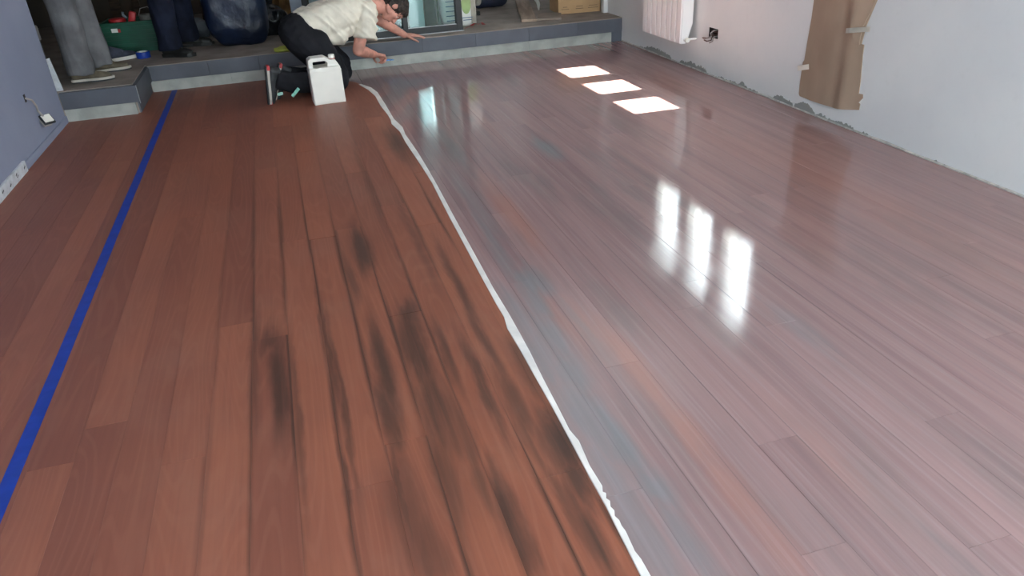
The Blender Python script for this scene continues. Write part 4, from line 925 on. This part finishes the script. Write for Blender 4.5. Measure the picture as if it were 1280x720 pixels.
# open socket box with loose wires in the right wall
sy, sz = (sock[0]+sock[1])/2, (sock[2]+sock[3])/2; sw_, sh_ = sock[1]-sock[0], sock[3]-sock[2]
sb_ = thing('socket_box', 'open wall box with loose wires hanging out of the white wall', 'socket', (XR, sy, sz))
q = MB().bb((0.045, -sw_/2, -sh_/2), (0.05, sw_/2, sh_/2))
for a, b_ in (((0.001, -sw_/2, -sh_/2), (0.045, -sw_/2+0.003, sh_/2)), ((0.001, sw_/2-0.003, -sh_/2), (0.045, sw_/2, sh_/2)), ((0.001, -sw_/2+0.003, -sh_/2), (0.045, sw_/2-0.003, -sh_/2+0.003)), ((0.001, -sw_/2+0.003, sh_/2-0.003), (0.045, sw_/2-0.003, sh_/2))): q.bb(a, b_)
q.build('back_box', 'black recess', sb_)
for i, (pts, mm) in enumerate((([(0.04, 0.01, 0.015), (-0.005, -0.012, 0.02), (-0.015, 0.012, 0.0), (-0.02, -0.01, -0.02), (-0.03, 0.05, -0.042), (-0.028, 0.085, -0.050)], 'wire grey'),
        ([(0.04, -0.01, 0.0), (-0.004, 0.015, 0.012), (-0.014, -0.015, -0.006), (-0.025, 0.03, -0.036), (-0.03, 0.095, -0.044)], 'wire brown'), ([(0.04, 0, -0.01), (-0.01, 0.0, -0.02), (-0.026, -0.02, -0.045), (-0.03, 0.03, -0.058), (-0.03, 0.07, -0.056)], 'wire brown'),
        ([(0.04, -0.015, -0.02), (-0.008, -0.018, -0.025), (-0.02, -0.03, -0.05), (-0.03, -0.005, -0.064)], 'wire grey'))):
    MB().tube(pts, 0.0045, 7).build('wire', mm, sb_, True)
# cardboard sheet taped to the right wall
ol = [(1022,-60),(1018,0),(1015,22),(1011,45),(1006,75),(1004,78),(1000,106),(999,117),(1000,120),(1013,125),(1030,130),(1045,134.5),(1058,136.5),(1074,137.5),(1075.5,130),(1073.5,128),(1079,122.5),(1079,118),(1074,117),(1076,103),(1079,70),(1081,56),(1078,55),(1084,32),(1094,8),(1099,-4),(1112,-60)]
cbd = thing('cardboard_sheet', 'tall bowed sheet of brown cardboard taped to the white wall', 'cardboard', (XR, 0, 0))
cy0, cy1 = PX(1000, 118, XR).y, PX(1080, 110, XR).y
def bowed(pts, xo=0.0, th=0.004, nz=20, ny=12, amp=0.014):
    P2 = [PX(x, y, XR) for x, y in pts]; ol2 = [(p.y, p.z) for p in P2]
    bm = bmesh.new(); vs_ = [bm.verts.new((0, a, b_)) for a, b_ in ol2]; f_ = bm.faces.new(vs_)
    z0 = min(b_ for a, b_ in ol2); z1 = max(b_ for a, b_ in ol2)
    for i in range(1, 26):
        bmesh.ops.bisect_plane(bm, geom=bm.verts[:]+bm.edges[:]+bm.faces[:], plane_co=(0, cy1-0.05+(cy0-cy1+0.1)*i/26, 0), plane_no=(0, 1, 0))
    for i in range(1, 8):
        bmesh.ops.bisect_plane(bm, geom=bm.verts[:]+bm.edges[:]+bm.faces[:], plane_co=(0, 0, z0+(z1-z0)*i/8), plane_no=(0, 0, 1))
    for v in bm.verts:
        u = (v.co.y-cy1)/(cy0-cy1)
        bow = amp*(0.5-0.5*math.cos(2*math.pi*min(max((u+0.05)/1.05, 0), 1)))*(0.75+0.25*math.cos(v.co.z*3))+0.012*math.exp(-((u-0.26)/0.10)**2)-0.006*math.exp(-((u-0.40)/0.07)**2)
        v.co.x = -0.003-xo-max(0, bow)-0.005*max(0, noise.noise((v.co.y*8, v.co.z*4, 2)))
    bmesh.ops.solidify(bm, geom=list(bm.faces), thickness=th)
    return bm
bm = bowed(ol); me = bpy.data.meshes.new('sheet'); bmesh.ops.recalc_face_normals(bm, faces=bm.faces); bm.to_mesh(me); bm.free(); link('sheet', me, 'kraft card', cbd, True, 30)
bm = bowed([(1064,-60),(1066,-8),(1068,30),(1072,50),(1077,56),(1078,47),(1082,32),(1088,20),(1097,0),(1104,-60)], 0.006, 0.004); me = bpy.data.meshes.new('folded_flap'); bmesh.ops.recalc_face_normals(bm, faces=bm.faces); bm.to_mesh(me); bm.free(); link('folded_flap', me, 'kraft card', cbd, True, 30)
for a, c, hh_ in (((1064.5, 37.5), (1091, 36), 0.026), ((1000, 85), (1014, 83), 0.030)):
    A, B = PX(*a, XR), PX(*c, XR)
    if a[0] < 1050:
        MB().rbox((-0.0165, (A.y+B.y)/2, (A.z+B.z)/2), (0.0016, (A-B).length, hh_), 0.0005, Matrix.Rotation(math.atan2(A.z-B.z, A.y-B.y), 3, 'X')).build('tape_strip', 'cream tape', cbd); continue
    bm = bmesh.new(); prev = None
    for i in range(7):
        u = i/6; p = A.lerp(B, u); uu = (p.y-cy1)/(cy0-cy1)
        bow = 0.014*(0.5-0.5*math.cos(2*math.pi*min(max((uu+0.05)/1.05, 0), 1)))+0.012*math.exp(-((uu-0.26)/0.10)**2)
        xx = -0.017-(bow if a[0] > 1050 else 0.0)
        row = [bm.verts.new((xx, p.y, p.z-hh_/2)), bm.verts.new((xx, p.y, p.z+hh_/2))]
        if prev: bm.faces.new((prev[0], row[0], row[1], prev[1]))
        prev = row
    bmesh.ops.solidify(bm, geom=list(bm.faces), thickness=0.0008)
    me = bpy.data.meshes.new('tape_strip'); bmesh.ops.recalc_face_normals(bm, faces=bm.faces); bm.to_mesh(me); bm.free(); link('tape_strip', me, 'cream tape', cbd)
# left wall: black plate painted as a shaded hole, cable and dangling switch plate
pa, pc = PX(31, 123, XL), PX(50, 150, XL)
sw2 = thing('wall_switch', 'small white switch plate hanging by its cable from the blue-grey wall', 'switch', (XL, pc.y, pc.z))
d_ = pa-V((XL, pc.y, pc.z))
MB().rbox((0.001, d_.y, d_.z), (0.003, 0.030, 0.045), 0.001).build('hole_shade', 'black recess', sw2)
MB().tube([(0.0, d_.y, d_.z), (0.03, d_.y+0.01, d_.z-0.015), (0.035, d_.y*0.7, d_.z*0.65), (0.02, d_.y*0.35, d_.z*0.4), (0.025, 0.0, 0.02)], 0.006, 8).build('cable', 'wire grey', sw2, True)
m3 = frame(V((0.62, 0.55, 0.0)), V((0.45, -0.55, 0.75)))
MB().rbox((0.040, 0.0, 0.0), (0.070, 0.070, 0.014), 0.003, m3).build('plate_frame', 'shoe dark', sw2)
MB().rbox(V((0.040, 0.0, 0.0))+m3 @ V((0, 0, 0.010)), (0.055, 0.055, 0.008), 0.003, m3).build('rocker', 'white plastic', sw2)
MB().rbox(V((0.030, -0.01, -0.018)), (0.05, 0.05, 0.012), 0.002, m3).build('back_plate', 'wire grey', sw2)
# ---------- greenery in the yard
gx = (g0+g1)/2+0.12
bu = thing('yard_shrub', 'green leafy shrub outside behind the glass of the back window', 'shrub', (gx, 10.4, 0.1))
rg = random.Random(5); lv = MB(); st = MB()
for i in range(9):
    a = rg.uniform(0, 6.28); tip = V((0.25*math.cos(a), 0.2*math.sin(a), rg.uniform(0.6, 1.3))); st.tube([(0, 0, 0), tip*0.5+V((0, 0, 0.1)), tip], [0.012, 0.008, 0.003], 6)
    for j in range(36):
        p = tip*rg.uniform(0.25, 1.05)+V((rg.gauss(0, 0.06), rg.gauss(0, 0.06), rg.gauss(0, 0.06))); p.z = max(p.z, 0.05)
        m3 = Matrix.Rotation(rg.uniform(0, 6.28), 3, 'Z') @ Matrix.Rotation(rg.uniform(-0.8, 0.8), 3, 'X')
        lv.poly([p+m3 @ V(c) for c in ((0, -0.045, 0), (0.022, 0, 0.006), (0, 0.05, 0), (-0.022, 0, 0.006))], [(0, 1, 2), (0, 2, 3)])
st.build('stems', 'stem', bu, True); lf = lv.build('leaves', 'leaf', bu); lf['kind'] = 'stuff'
